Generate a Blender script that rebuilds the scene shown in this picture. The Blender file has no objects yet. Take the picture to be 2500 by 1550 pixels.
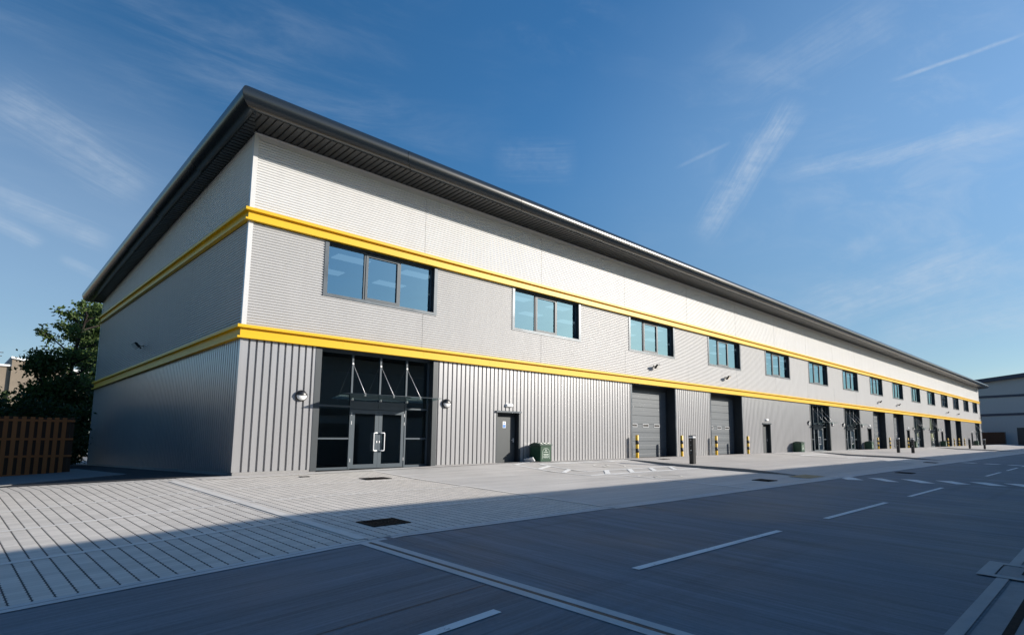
import bpy, math, random
from math import sin, cos, pi, radians, sqrt
from mathutils import Vector, Matrix
random.seed(7)
C = bpy.context.scene.collection
scene = bpy.context.scene

# ------------------------------------------------------------------ camera
CAM = Vector((-5.8336, -19.4816, 0.7654))
YAW, PIT, ROL, FPX = 0.868228, 0.125074, -0.010220, 1439.212
PX, PY = 1250 + 261.43, 775 + 130.30
fw = Vector((sin(YAW)*cos(PIT), cos(YAW)*cos(PIT), sin(PIT)))
rt0 = Vector((cos(YAW), -sin(YAW), 0)); up0 = rt0.cross(fw)
rt = cos(ROL)*rt0 + sin(ROL)*up0
up = -sin(ROL)*rt0 + cos(ROL)*up0
cd = bpy.data.cameras.new('camera'); cam = bpy.data.objects.new('camera', cd); C.objects.link(cam)
cd.sensor_width = 36; cd.lens = FPX/2500*36
cd.shift_x = -261.43/2500; cd.shift_y = 130.30/2500
cd.clip_start = 0.05; cd.clip_end = 6000
cam.matrix_world = Matrix(((rt.x, up.x, -fw.x, CAM.x), (rt.y, up.y, -fw.y, CAM.y), (rt.z, up.z, -fw.z, CAM.z), (0, 0, 0, 1)))
scene.camera = cam

def ray(a, b):
    return (fw + rt*((a-PX)/FPX) - up*((b-PY)/FPX)).normalized()

# ------------------------------------------------------------------ light
SUN = Vector((1.13, -1.0, 0.55)).normalized()
EXPOSURE = 0.43
sl = bpy.data.lights.new('sun', 'SUN'); so = bpy.data.objects.new('sun', sl); C.objects.link(so)
sl.energy = 5.0; sl.angle = radians(0.5); sl.color = (1.0, 0.93, 0.84)
so.rotation_euler = SUN.to_track_quat('Z', 'Y').to_euler(); so.location = (20, -60, 60)
scene.view_settings.view_transform = 'Standard'; scene.view_settings.look = 'None'
scene.view_settings.exposure = EXPOSURE; scene.view_settings.gamma = 1
scene.view_settings.use_curve_mapping = False
scene.cycles.max_bounces = 8; scene.cycles.transparent_max_bounces = 16

class NT:
    """tiny helper to write node trees"""
    def __init__(s, tree): s.t = tree; s.n = tree.nodes; s.l = tree.links
    def new(s, k, **kw):
        n = s.n.new(k)
        for a, v in kw.items(): setattr(n, a, v)
        return n
    def put(s, sock, v):
        if isinstance(v, bpy.types.NodeSocket): s.l.new(v, sock)
        elif v is not None: sock.default_value = v
    def m(s, op, a, b=None, c=None, clamp=False):
        n = s.new('ShaderNodeMath', operation=op, use_clamp=clamp)
        for i, v in enumerate((a, b, c)):
            if v is not None: s.put(n.inputs[i], v)
        return n.outputs[0]
    def dot(s, a, v):
        n = s.new('ShaderNodeVectorMath', operation='DOT_PRODUCT'); s.put(n.inputs[0], a); n.inputs[1].default_value = tuple(v)
        return n.outputs['Value']
    def noise(s, vec, scale, detail=3, rough=.55, sc=None, dist=0):
        if sc is not None:
            mp = s.new('ShaderNodeMapping'); s.put(mp.inputs['Vector'], vec); mp.inputs['Scale'].default_value = sc; vec = mp.outputs[0]
        n = s.new('ShaderNodeTexNoise'); s.put(n.inputs['Vector'], vec)
        n.inputs['Scale'].default_value = scale; n.inputs['Detail'].default_value = detail; n.inputs['Roughness'].default_value = rough
        n.inputs['Distortion'].default_value = dist
        return n.outputs['Fac']
    def rng(s, v, a, b, c=0., d=1., smooth=True):
        n = s.new('ShaderNodeMapRange', interpolation_type='SMOOTHSTEP' if smooth else 'LINEAR')
        s.put(n.inputs[0], v)
        for i, q in enumerate((a, b, c, d)): n.inputs[i+1].default_value = q
        return n.outputs[0]
    def mix(s, f, a, b, mode='MIX'):
        n = s.new('ShaderNodeMix', data_type='RGBA', blend_type=mode)
        s.put(n.inputs[0], f)
        for i, v in ((6, a), (7, b)):
            if isinstance(v, (tuple, list)) and len(v) == 3: v = (*v, 1)
            s.put(n.inputs[i], v)
        return n.outputs[2]

w = bpy.data.worlds.new('World'); scene.world = w; w.use_nodes = True
t = NT(w.node_tree); w.node_tree.nodes.clear()
sky = t.new('ShaderNodeTexSky', sky_type='NISHITA'); sky.sun_disc = False
sky.sun_elevation = math.asin(SUN.z); sky.sun_rotation = math.atan2(SUN.x, SUN.y)
sky.altitude = 50; sky.air_density = 1.0; sky.dust_density = 0.6; sky.ozone_density = 2.0
tc = t.new('ShaderNodeTexCoord'); D = tc.outputs['Generated']
sep = t.new('ShaderNodeSeparateXYZ'); t.put(sep.inputs[0], D)
hs = t.new('ShaderNodeHueSaturation'); t.put(hs.inputs['Color'], sky.outputs[0]); hs.inputs['Saturation'].default_value = 1.32; hs.inputs['Value'].default_value = 1.0
gain = t.m('ADD', 1.0, t.m('MULTIPLY', t.m('MULTIPLY', t.rng(t.dot(D, SUN), -.38, .25), t.rng(sep.outputs[2], .14, .50)), .44))
vs = t.new('ShaderNodeVectorMath', operation='SCALE'); t.put(vs.inputs[0], hs.outputs[0]); t.put(vs.inputs['Scale'], gain)
base = vs.outputs[0]
cl = None
# vapour trails: great circles through two directions of the sky, soft-edged and broken up by noise
TR = [((1690, 600), (1965, 235), 30, .55, 0), ((2160, 203), (2520, 78), 3.4, .50, 1), ((1860, 430), (2560, 306), 17, .42, 0),
      ((1780, 235), (2230, 5), 40, .20, 0), ((1930, 770), (2480, 630), 44, .42, 0), ((2100, 830), (2600, 745), 40, .35, 0),
      ((-60, 185), (375, 490), 34, .40, 0), ((-60, 440), (285, 606), 18, .45, 0), ((-60, 505), (112, 603), 12, .42, 0), ((140, 622), (250, 682), 8, .32, 0),
      ((1640, 415), (1790, 345), 4, .20, 1), ((1190, 380), (1420, 400), 40, .16, 0)]
nz1 = t.noise(D, 26, 5, .62, (1, 1, 2.2), .4)
nz2 = t.noise(D, 90, 3, .6)
nz = t.m('ADD', t.m('MULTIPLY', nz1, .75), t.m('MULTIPLY', nz2, .25))
wob = t.m('MULTIPLY', t.m('SUBTRACT', t.noise(D, 7, 2), .5), .012)
for kk, (p, q, wd, amp, thin) in enumerate(TR):
    d1, d2 = ray(*p), ray(*q); n = d1.cross(d2).normalized(); a = (d2-d1); Ld = a.length; a = a/Ld; s0 = d1.dot(a)
    so_ = t.m('ADD', t.dot(D, n), t.m('MULTIPLY', wob, .35 if thin else 1.))
    off = t.m('ABSOLUTE', so_)
    al = t.m('DIVIDE', t.m('SUBTRACT', t.dot(D, a), s0), Ld)
    ed = t.m('MULTIPLY', t.rng(al, 0., .25), t.rng(al, 1., .8))
    front = t.rng(t.dot(D, d1), 0., .2)
    # fibres combed across the trail at a slant, and a ragged edge
    cv = t.new('ShaderNodeCombineXYZ'); t.put(cv.inputs[0], t.m('ADD', t.m('MULTIPLY', al, 16*Ld), t.m('MULTIPLY', so_, 130))); t.put(cv.inputs[1], t.m('MULTIPLY', so_, 48)); cv.inputs[2].default_value = 3.7*kk
    fib = t.noise(cv.outputs[0], 1.6, 5, .68)
    ew = t.m('MULTIPLY', t.m('ADD', .45, t.m('MULTIPLY', fib, 1.35)), wd/FPX*1.45)
    pr = t.m('MULTIPLY', t.rng(t.m('DIVIDE', off, ew), 1.0, 0.0), t.rng(fib, .18, .78, .40, 1.0) if not thin else 1.0)
    v = t.m('MULTIPLY', t.m('MULTIPLY', pr, ed), t.m('MULTIPLY', front, amp*1.12))
    cl = v if cl is None else t.m('MAXIMUM', cl, v)
cl = t.m('MULTIPLY', cl, t.rng(nz, .25, .7, .25, 1.))
mpw = t.new('ShaderNodeMapping'); t.put(mpw.inputs[0], D); mpw.inputs['Rotation'].default_value = (.5, .25, .6); mpw.inputs['Scale'].default_value = (1.1, 4.2, 9.0)
wisp = t.m('MULTIPLY', t.m('MULTIPLY', t.rng(t.noise(mpw.outputs[0], 1.9, 8, .66, None, .5), .42, .80), t.rng(t.noise(D, 2.3, 3), .36, .64)), .32)
lowc = t.m('MULTIPLY', t.rng(t.noise(D, 5, 4, .6, (1, 1, 7)), .45, .7), t.m('MULTIPLY', t.rng(sep.outputs[2], .16, .05), .35))
cl = t.m('ADD', t.m('ADD', cl, wisp), lowc, clamp=True)
CLOUD = (5.2, 6.0, 7.0)
veil = t.m('MULTIPLY', t.rng(t.dot(D, ray(2450, 800)), .70, 1.0), .34)
tint = t.mix(veil, t.mix(1.0, base, (.96, 1.02, 1.05), 'MULTIPLY'), (3.4, 5.0, 6.6))
veil2 = t.m('MULTIPLY', t.rng(t.dot(D, ray(-60, 900)), .90, 1.0), .38)
tint = t.mix(veil2, tint, (3.9, 4.9, 6.3))
col = t.mix(t.m('MULTIPLY', cl, .8), tint, CLOUD)
bg = t.new('ShaderNodeBackground'); t.put(bg.inputs[0], col); bg.inputs[1].default_value = 0.084
wo = t.new('ShaderNodeOutputWorld'); t.l.new(bg.outputs[0], wo.inputs[0])

# ------------------------------------------------------------------ materials
def pbr(name, col, rough=.5, metal=0., var=.06, vscale=3., coat=0., bump=None, spec=.5, stretch=None, rvar=0.):
    m = bpy.data.materials.new(name); m.use_nodes = True; n = NT(m.node_tree)
    b = m.node_tree.nodes['Principled BSDF']
    g = n.new('ShaderNodeNewGeometry'); P = g.outputs['Position']
    f = n.noise(P, vscale, 5, .6, stretch)
    c0 = tuple(max(0, c*(1-var*2)) for c in col); c1 = tuple(min(1, c*(1+var*2)) for c in col)
    n.put(b.inputs['Base Color'], n.mix(n.rng(f, .25, .75, smooth=False), c0, c1))
    if rvar: n.put(b.inputs['Roughness'], n.rng(n.noise(P, vscale*.6, 4, .6, stretch), .3, .7, rough-rvar, rough+rvar))
    else: b.inputs['Roughness'].default_value = rough
    b.inputs['Metallic'].default_value = metal; b.inputs['Coat Weight'].default_value = coat
    b.inputs['Specular IOR Level'].default_value = spec
    if bump:
        bn = n.new('ShaderNodeBump'); bn.inputs['Strength'].default_value = bump[1]; bn.inputs['Distance'].default_value = .01
        n.put(bn.inputs['Height'], n.noise(P, bump[0], 4, .6)); n.l.new(bn.outputs[0], b.inputs['Normal'])
    return m

def concrete(name, col, brush, dark=.75, rough=.75, pat=1.0, spec=.4):
    """brushed concrete: fine streaks along one axis, broad patches, small stains"""
    m = bpy.data.materials.new(name); m.use_nodes = True; n = NT(m.node_tree); b = m.node_tree.nodes['Principled BSDF']
    P = n.new('ShaderNodeNewGeometry').outputs['Position']
    st = {'x': (.22, 9, 1), 'y': (9, .22, 1), '': (1, 1, 1)}[brush]
    fine = n.noise(P, 3.0, 4, .7, st); fine2 = n.noise(P, 1.0, 4, .6, tuple(q*.35 if q > 1 else q for q in st))
    patch = n.noise(P, .35, 5, .6); spk = n.noise(P, 28, 2, .6)
    f = n.m('ADD', n.m('MULTIPLY', fine, .34), n.m('ADD', n.m('MULTIPLY', fine2, .28*pat), n.m('ADD', n.m('MULTIPLY', patch, .28*pat), n.m('MULTIPLY', spk, .10))))
    f = n.rng(f, .36, .62, smooth=False)
    c = n.mix(f, tuple(q*dark for q in col), tuple(min(1, q*(2-dark)) for q in col))
    stain = n.m('MULTIPLY', n.rng(n.noise(P, 1.3, 6, .7), .62, .74), .35)
    c = n.mix(stain, c, tuple(q*.55 for q in col))
    pits = n.m('MULTIPLY', n.rng(n.noise(P, 75, 2, .75), .66, .74), .35); c = n.mix(pits, c, tuple(q*.35 for q in col))
    if brush == 'y':                                           # tyre tracks along the carriageway
        tr_ = n.m('MULTIPLY', n.rng(n.noise(P, 1.0, 3, .6, (.05, 1.3, 1)), .54, .68), .30); c = n.mix(tr_, c, tuple(q*.5 for q in col))
    n.put(b.inputs['Base Color'], c); n.put(b.inputs['Roughness'], n.rng(patch, .3, .7, rough-.12, rough+.1)); b.inputs['Specular IOR Level'].default_value = spec
    bn = n.new('ShaderNodeBump'); bn.inputs['Strength'].default_value = .35; bn.inputs['Distance'].default_value = .006
    n.put(bn.inputs['Height'], n.m('ADD', fine, n.m('MULTIPLY', spk, .5))); n.l.new(bn.outputs[0], b.inputs['Normal'])
    return m

def paving_mat():
    """block paving: dark open joints along y every 173 mm, fainter cross joints, tone varying block by block"""
    m = bpy.data.materials.new('block_paving'); m.use_nodes = True; n = NT(m.node_tree); b = m.node_tree.nodes['Principled BSDF']
    P = n.new('ShaderNodeNewGeometry').outputs['Position']
    sp = n.new('ShaderNodeSeparateXYZ'); n.put(sp.inputs[0], P); X, Y = sp.outputs[0], sp.outputs[1]
    PI = .173; QI = .115
    u = n.m('DIVIDE', n.m('ADD', X, 4.43+20*PI+PI*10), PI); v0 = n.m('DIVIDE', n.m('ADD', Y, 60.), QI)
    iu = n.m('FLOOR', u)
    v = n.m('ADD', v0, n.m('MULTIPLY', n.m('MODULO', iu, 2.), .5)); iv = n.m('FLOOR', v)
    fu = n.m('FRACT', u); fv = n.m('FRACT', v)
    du = n.m('MINIMUM', fu, n.m('SUBTRACT', 1., fu)); dv = n.m('MINIMUM', fv, n.m('SUBTRACT', 1., fv))
    # the wide joint is notched at every block corner
    wj = n.m('ADD', .040, n.m('MULTIPLY', n.rng(dv, .22, .02), .055))
    ju = n.rng(n.m('SUBTRACT', du, wj), .012, -.012)
    jv = n.m('MULTIPLY', n.rng(dv, .045, .01), .30)
    cv = n.new('ShaderNodeCombineXYZ'); n.put(cv.inputs[0], iu); n.put(cv.inputs[1], iv)
    wn = n.new('ShaderNodeTexWhiteNoise', noise_dimensions='2D'); n.put(wn.inputs['Vector'], cv.outputs[0])
    patch = n.noise(P, .8, 5, .6); fine = n.noise(P, 30, 3, .6)
    f = n.m('ADD', n.m('MULTIPLY', wn.outputs[0], .28), n.m('ADD', n.m('MULTIPLY', patch, .5), n.m('MULTIPLY', fine, .22)))
    c = n.mix(f, (.42, .392, .35), (.79, .735, .66))
    c = n.mix(jv, c, (.10, .10, .10)); c = n.mix(n.m('MULTIPLY', ju, .92), c, (.045, .045, .05))
    n.put(b.inputs['Base Color'], c); b.inputs['Roughness'].default_value = .85; b.inputs['Specular IOR Level'].default_value = .15
    bn = n.new('ShaderNodeBump'); bn.inputs['Strength'].default_value = .6; bn.inputs['Distance'].default_value = .01
    n.put(bn.inputs['Height'], n.m('SUBTRACT', n.m('MULTIPLY', fine, .3), n.m('ADD', ju, n.m('MULTIPLY', jv, .4)))); n.l.new(bn.outputs[0], b.inputs['Normal'])
    return m

def glass(name, refl, rcol, tcol, rough=.0):
    m = bpy.data.materials.new(name); m.use_nodes = True; nt = m.node_tree; nt.nodes.clear(); n = NT(nt)
    P = n.new('ShaderNodeNewGeometry').outputs['Position']
    gl = n.new('ShaderNodeBsdfGlossy'); gl.inputs['Color'].default_value = (*rcol, 1); gl.inputs['Roughness'].default_value = rough
    bn = n.new('ShaderNodeBump'); bn.inputs['Strength'].default_value = .07; bn.inputs['Distance'].default_value = .02
    n.put(bn.inputs['Height'], n.noise(P, .9, 1)); n.l.new(bn.outputs[0], gl.inputs['Normal'])
    tr = n.new('ShaderNodeBsdfTransparent'); tr.inputs['Color'].default_value = (*tcol, 1)
    fr = n.new('ShaderNodeLayerWeight'); fr.inputs['Blend'].default_value = .25
    fac = n.rng(fr.outputs['Fresnel'], 0., 1., refl, 1., False)
    mx = n.new('ShaderNodeMixShader'); n.put(mx.inputs[0], fac); n.l.new(tr.outputs[0], mx.inputs[1]); n.l.new(gl.outputs[0], mx.inputs[2])
    o = n.new('ShaderNodeOutputMaterial'); n.l.new(mx.outputs[0], o.inputs[0])
    return m

def emis(name, col, s):
    m = bpy.data.materials.new(name); m.use_nodes = True; b = m.node_tree.nodes['Principled BSDF']
    b.inputs['Base Color'].default_value = (*col, 1); b.inputs['Emission Color'].default_value = (*col, 1); b.inputs['Emission Strength'].default_value = s
    return m

def leafmat(name, a, bcol):
    m = bpy.data.materials.new(name); m.use_nodes = True; n = NT(m.node_tree); b = m.node_tree.nodes['Principled BSDF']
    g = n.new('ShaderNodeNewGeometry')
    f = n.m('ADD', n.m('MULTIPLY', g.outputs['Random Per Island'], .5), n.m('MULTIPLY', n.noise(g.outputs['Position'], .9, 3), .5))
    n.put(b.inputs['Base Color'], n.mix(f, a, bcol)); b.inputs['Roughness'].default_value = .55; b.inputs['Specular IOR Level'].default_value = .25
    tl = n.new('ShaderNodeBsdfTranslucent'); n.put(tl.inputs[0], n.mix(f, tuple(q*1.3 for q in a), tuple(q*1.5 for q in bcol)))
    mx = n.new('ShaderNodeMixShader'); mx.inputs[0].default_value = .3
    o = m.node_tree.nodes['Material Output']; n.l.new(b.outputs[0], mx.inputs[1]); n.l.new(tl.outputs[0], mx.inputs[2]); n.l.new(mx.outputs[0], o.inputs[0])
    return m

def wood_mat(name, a, bcol):
    m = bpy.data.materials.new(name); m.use_nodes = True; n = NT(m.node_tree); b = m.node_tree.nodes['Principled BSDF']
    g = n.new('ShaderNodeNewGeometry'); f = n.noise(g.outputs['Position'], 2.5, 5, .65, (14, 14, 1), .8)
    f = n.m('ADD', n.m('MULTIPLY', f, .7), n.m('MULTIPLY', g.outputs['Random Per Island'], .4), clamp=True)
    n.put(b.inputs['Base Color'], n.mix(f, a, bcol)); b.inputs['Roughness'].default_value = .8
    return m

M = {}
M['upper'] = pbr('white_coated_steel', (.60, .597, .588), .38, var=.022, vscale=1.4, stretch=(1.6, 1.6, .22))
M['mid'] = pbr('pale_grey_coated_steel', (.425, .42, .413), .38, var=.022, vscale=1.4, stretch=(1.6, 1.6, .22))
M['lower'] = pbr('silver_grey_coated_steel', (.40, .40, .405), .29, .38, var=.04, vscale=1.6, spec=.5, stretch=(2.2, 2.2, .18))
M['yellow'] = pbr('yellow_coated_steel', (.70, .42, .008), .42, var=.02, vscale=.8, spec=.28)
M['trim'] = pbr('white_trim_steel', (.60, .60, .59), .35, var=.02)
M['fascia'] = pbr('dark_grey_gloss_steel', (.012, .017, .022), .25, var=.04, vscale=.5, spec=.5)
M['soffit'] = pbr('charcoal_soffit_steel', (.022, .024, .026), .40, var=.05)
M['roofing'] = pbr('grey_roof_sheet', (.22, .23, .24), .5, var=.05)
M['flash'] = pbr('brushed_grey_flashing', (.058, .072, .085), .36, .30, var=.14, vscale=1.5, rvar=.08)
M['anth'] = pbr('anthracite_frame', (.040, .049, .055), .42, var=.05, vscale=1.5)
M['mull'] = pbr('grey_metal_mullion', (.062, .082, .098), .45, var=.04, spec=.35)
M['jamb'] = pbr('dark_jamb_lining', (.020, .025, .030), .5, var=.05)
M['shutter'] = pbr('grey_sectional_door', (.072, .088, .102), .45, var=.03, vscale=1.2)
M['doorgrey'] = pbr('dark_grey_door', (.042, .051, .055), .45, var=.03)
M['steel'] = pbr('stainless_steel', (.78, .78, .78), .38, .45, var=.03)
M['black'] = pbr('black_plastic', (.012, .012, .013), .35, var=.05)
M['blackpaint'] = pbr('black_paint', (.010, .010, .011), .42, var=.1)
M['yelpaint'] = pbr('yellow_paint', (.78, .46, .015), .40, var=.06, vscale=9)
M['white'] = pbr('white_plastic', (.82, .82, .80), .35, var=.02)
M['greycap'] = pbr('pale_grey_cap', (.62, .63, .64), .35, var=.03)
M['green'] = pbr('dark_green_plastic', (.012, .052, .026), .35, var=.10, vscale=5)
M['greenlid'] = pbr('green_lid_plastic', (.022, .055, .040), .6, var=.08, vscale=5)
M['print'] = pbr('pale_print', (.55, .62, .55), .5, var=.05)
M['blue'] = pbr('blue_print', (.05, .22, .60), .5, var=.03)
M['navy'] = pbr('dark_print', (.02, .03, .07), .5, var=.03)
M['plinth'] = concrete('plinth_concrete', (.27, .265, .26), '', .8)
def worn(m, col, lo=.60, hi=.70, amt=.7):
    n = NT(m.node_tree); b = m.node_tree.nodes['Principled BSDF']; src = b.inputs['Base Color'].links[0].from_socket
    P = n.new('ShaderNodeNewGeometry').outputs['Position']
    n.put(b.inputs['Base Color'], n.mix(n.m('MULTIPLY', n.rng(n.m('ADD', n.m('MULTIPLY', n.noise(P, 3.5, 6, .7), .6), n.m('MULTIPLY', n.noise(P, 30, 3, .7), .4)), lo-.06, hi-.06), amt), src, col)); return m
M['paint'] = worn(concrete('worn_white_paint', (.78, .78, .76), '', .90), (.30, .30, .30))
M['paintfaint'] = concrete('faded_white_paint', (.66, .64, .59), '', .88)
M['paleblock'] = concrete('pale_paving_block', (.68, .65, .60), '', .9, spec=.2)
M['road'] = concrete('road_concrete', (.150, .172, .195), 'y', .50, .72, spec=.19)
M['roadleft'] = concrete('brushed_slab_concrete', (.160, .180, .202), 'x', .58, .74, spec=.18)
M['forecourt'] = concrete('forecourt_concrete', (.48, .46, .432), 'x', .72, spec=.2)
M['apron'] = concrete('apron_concrete', (.46, .435, .405), 'x', .80, spec=.2)
M['pad'] = concrete('side_pad_concrete', (.20, .20, .20), 'x', .84)
M['kerb'] = concrete('kerb_concrete', (.54, .54, .53), '', .85)
M['edge'] = concrete('channel_edge_concrete', (.36, .36, .355), '', .85)
M['kerbface'] = concrete('island_kerb_concrete', (.22, .22, .215), '', .85)
M['channel'] = concrete('channel_concrete', (.25, .255, .26), '', .8)
M['joint'] = pbr('joint_sealant', (.03, .032, .035), .6)
M['asphalt'] = pbr('black_asphalt', (.022, .022, .024), .8, var=.25, vscale=20, bump=(60, .5))
M['ground'] = concrete('ground_concrete', (.20, .20, .195), '', .8)
M['tactile'] = pbr('buff_paving', (.36, .26, .13), .8, var=.1, vscale=6)
M['iron'] = pbr('cast_iron', (.012, .010, .009), .85, 0, var=.3, vscale=12, bump=(40, .6), spec=.15)
M['paving'] = paving_mat()
M['winglass'] = glass('solar_window_glass', .36, (.50, .82, 1.0), (.28, .40, .47), .004)
M['entglass'] = glass('dark_entrance_glass', .15, (.75, .95, 1.0), (.30, .39, .40), .004)
M['canglass'] = glass('clear_canopy_glass', .02, (.85, 1.0, .97), (.86, .92, .90), .0)
M['interior'] = pbr('interior_paint', (.42, .43, .43), .8, var=.03)
M['intdark'] = pbr('interior_floor', (.07, .07, .075), .7)
M['panel'] = emis('ceiling_light_panel', (.9, .97, 1.0), .28)
M['diff'] = pbr('lamp_diffuser', (.84, .84, .82), .6, var=.01)
M['lens'] = pbr('floodlight_lens', (.72, .72, .70), .2, var=.02, coat=.5)
M['leafa'] = leafmat('birch_leaves', (.05, .085, .022), (.11, .165, .045))
M['leafb'] = leafmat('dark_leaves', (.018, .036, .010), (.062, .10, .022))
M['leafc'] = leafmat('hedge_leaves', (.014, .028, .009), (.040, .068, .018))
M['bark'] = pbr('bark', (.026, .020, .016), .9, var=.25, vscale=8)
M['wood'] = wood_mat('fence_timber', (.34, .092, .022), (.55, .17, .045))
M['woodshade'] = wood_mat('fence_timber_shaded', (.06, .024, .010), (.10, .042, .018))  # same timber with the shade of back boards and far fence in its colour
M['tan'] = pbr('tan_render', (.22, .18, .135), .85, var=.08, vscale=.6)
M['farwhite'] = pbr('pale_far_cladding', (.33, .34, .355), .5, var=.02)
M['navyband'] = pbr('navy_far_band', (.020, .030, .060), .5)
M['opp'] = pbr('grey_far_cladding', (.20, .21, .22), .5, var=.03)

# ------------------------------------------------------------------ mesh helpers
class MB:
    def __init__(s): s.v = []; s.f = []; s.smooth = []
    def quad(s, a, b, c, d, sm=False):
        i = len(s.v); s.v += [tuple(a), tuple(b), tuple(c), tuple(d)]; s.f.append((i, i+1, i+2, i+3)); s.smooth.append(sm)
    def poly(s, pts):
        i = len(s.v); s.v += [tuple(p) for p in pts]; s.f.append(tuple(range(i, i+len(pts)))); s.smooth.append(False)
    def box(s, x0, y0, z0, x1, y1, z1, T=None):
        i = len(s.v); P = [(x0,y0,z0),(x1,y0,z0),(x1,y1,z0),(x0,y1,z0),(x0,y0,z1),(x1,y0,z1),(x1,y1,z1),(x0,y1,z1)]
        if T is not None: P = [tuple(T @ Vector(p)) for p in P]
        s.v += P
        for f in ((3,2,1,0),(4,5,6,7),(0,1,5,4),(1,2,6,5),(2,3,7,6),(3,0,4,7)): s.f.append(tuple(i+k for k in f)); s.smooth.append(False)
    def bbox(s, x0, y0, z0, x1, y1, z1, b=.01, T=None):
        """box with chamfered edges"""
        import itertools
        cx, cy, cz = (x0+x1)/2, (y0+y1)/2, (z0+z1)/2; hx, hy, hz = abs(x1-x0)/2, abs(y1-y0)/2, abs(z1-z0)/2
        b = min(b, hx*.9, hy*.9, hz*.9)
        idx = {}
        for sx, sy, sz in itertools.product((-1, 1), repeat=3):
            for ax in range(3):
                q = [sx*(hx-b), sy*(hy-b), sz*(hz-b)]; q[ax] = (sx*hx, sy*hy, sz*hz)[ax]
                p = Vector((cx+q[0], cy+q[1], cz+q[2]))
                if T is not None: p = T @ p
                idx[(sx, sy, sz, ax)] = len(s.v); s.v.append(tuple(p))
        def add(k): s.f.append(tuple(idx[q] for q in k)); s.smooth.append(False)
        for ax in range(3):
            o = [a for a in range(3) if a != ax]
            for sg in (-1, 1):
                ring = []
                for a, c in ((-1, -1), (1, -1), (1, 1), (-1, 1)):
                    k = [0, 0, 0]; k[ax] = sg; k[o[0]] = a; k[o[1]] = c; ring.append((*k, ax))
                add(ring)
            for a, c in itertools.product((-1, 1), repeat=2):
                k0 = [0, 0, 0]; k0[o[0]] = a; k0[o[1]] = c; k1 = list(k0); k0[ax] = -1; k1[ax] = 1
                add([(*k0, o[0]), (*k1, o[0]), (*k1, o[1]), (*k0, o[1])])
        for sx, sy, sz in itertools.product((-1, 1), repeat=3): add([(sx, sy, sz, a) for a in range(3)])
    def tube(s, pts, r, n=8, caps=True, r1=None, sm=True):
        pts = [Vector(p) for p in pts]; rings = []
        for k, p in enumerate(pts):
            d = (pts[min(k+1, len(pts)-1)]-pts[max(k-1, 0)]).normalized()
            a = d.orthogonal().normalized() if k == 0 else (rings[-1][1]-d*rings[-1][1].dot(d)).normalized()
            b = d.cross(a); rr = r if r1 is None else r+(r1-r)*k/(len(pts)-1)
            i = len(s.v); s.v += [tuple(p+rr*(a*cos(2*pi*j/n)+b*sin(2*pi*j/n))) for j in range(n)]; rings.append((i, a))
        for k in range(len(rings)-1):
            i, j = rings[k][0], rings[k+1][0]
            for q in range(n): s.f.append((i+q, i+(q+1) % n, j+(q+1) % n, j+q)); s.smooth.append(sm)
        if caps:
            s.f.append(tuple(rings[0][0]+q for q in reversed(range(n)))); s.f.append(tuple(rings[-1][0]+q for q in range(n))); s.smooth += [False, False]
    def lathe(s, prof, n=24, c=(0, 0, 0), T=None, a0=0., a1=2*pi):
        """profile of (radius, height) spun about z"""
        full = abs(a1-a0-2*pi) < 1e-6; m = n if full else n+1; rows = []
        for r, z in prof:
            i = len(s.v); rows.append(i)
            for j in range(m):
                a = a0+(a1-a0)*j/n; p = Vector((c[0]+r*cos(a), c[1]+r*sin(a), c[2]+z)); s.v.append(tuple(T @ p if T is not None else p))
        for k in range(len(rows)-1):
            for j in range(n):
                q = (j+1) % m
                s.f.append((rows[k]+j, rows[k]+q, rows[k+1]+q, rows[k+1]+j)); s.smooth.append(True)
    def strip(s, A, B, sm=False):
        """quads between two equal-length polylines"""
        i = len(s.v); n = len(A); s.v += [tuple(p) for p in A]+[tuple(p) for p in B]
        for k in range(n-1): s.f.append((i+k, i+k+1, i+n+k+1, i+n+k)); s.smooth.append(sm)
    def build(s, name, mat, parent=None, loc=None):
        me = bpy.data.meshes.new(name); me.from_pydata(s.v, [], s.f); me.update()
        me.polygons.foreach_set('use_smooth', s.smooth)
        o = bpy.data.objects.new(name, me); C.objects.link(o); me.materials.append(mat)
        if parent is not None: o.parent = parent
        if loc is not None: o.location = loc
        return o

def empty(name, loc=(0, 0, 0), rz=0., parent=None):
    o = bpy.data.objects.new(name, None); C.objects.link(o); o.location = loc; o.rotation_euler[2] = rz; o.empty_display_size = .2
    if parent is not None: o.parent = parent
    return o
def tag(o, label, cat, group=None):
    o['label'] = label; o['category'] = cat
    if group: o['group'] = group
    return o
def struct(o, kind='structure'): o['kind'] = kind; return o
def kids(o): return [c for c in bpy.data.objects if c.parent == o]
def copy_tree(o, parent=None, deep=True):
    c = o.copy(); C.objects.link(c)
    if parent is not None: c.parent = parent
    if deep:
        for k in kids(o): copy_tree(k, c)
    return c

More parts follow.
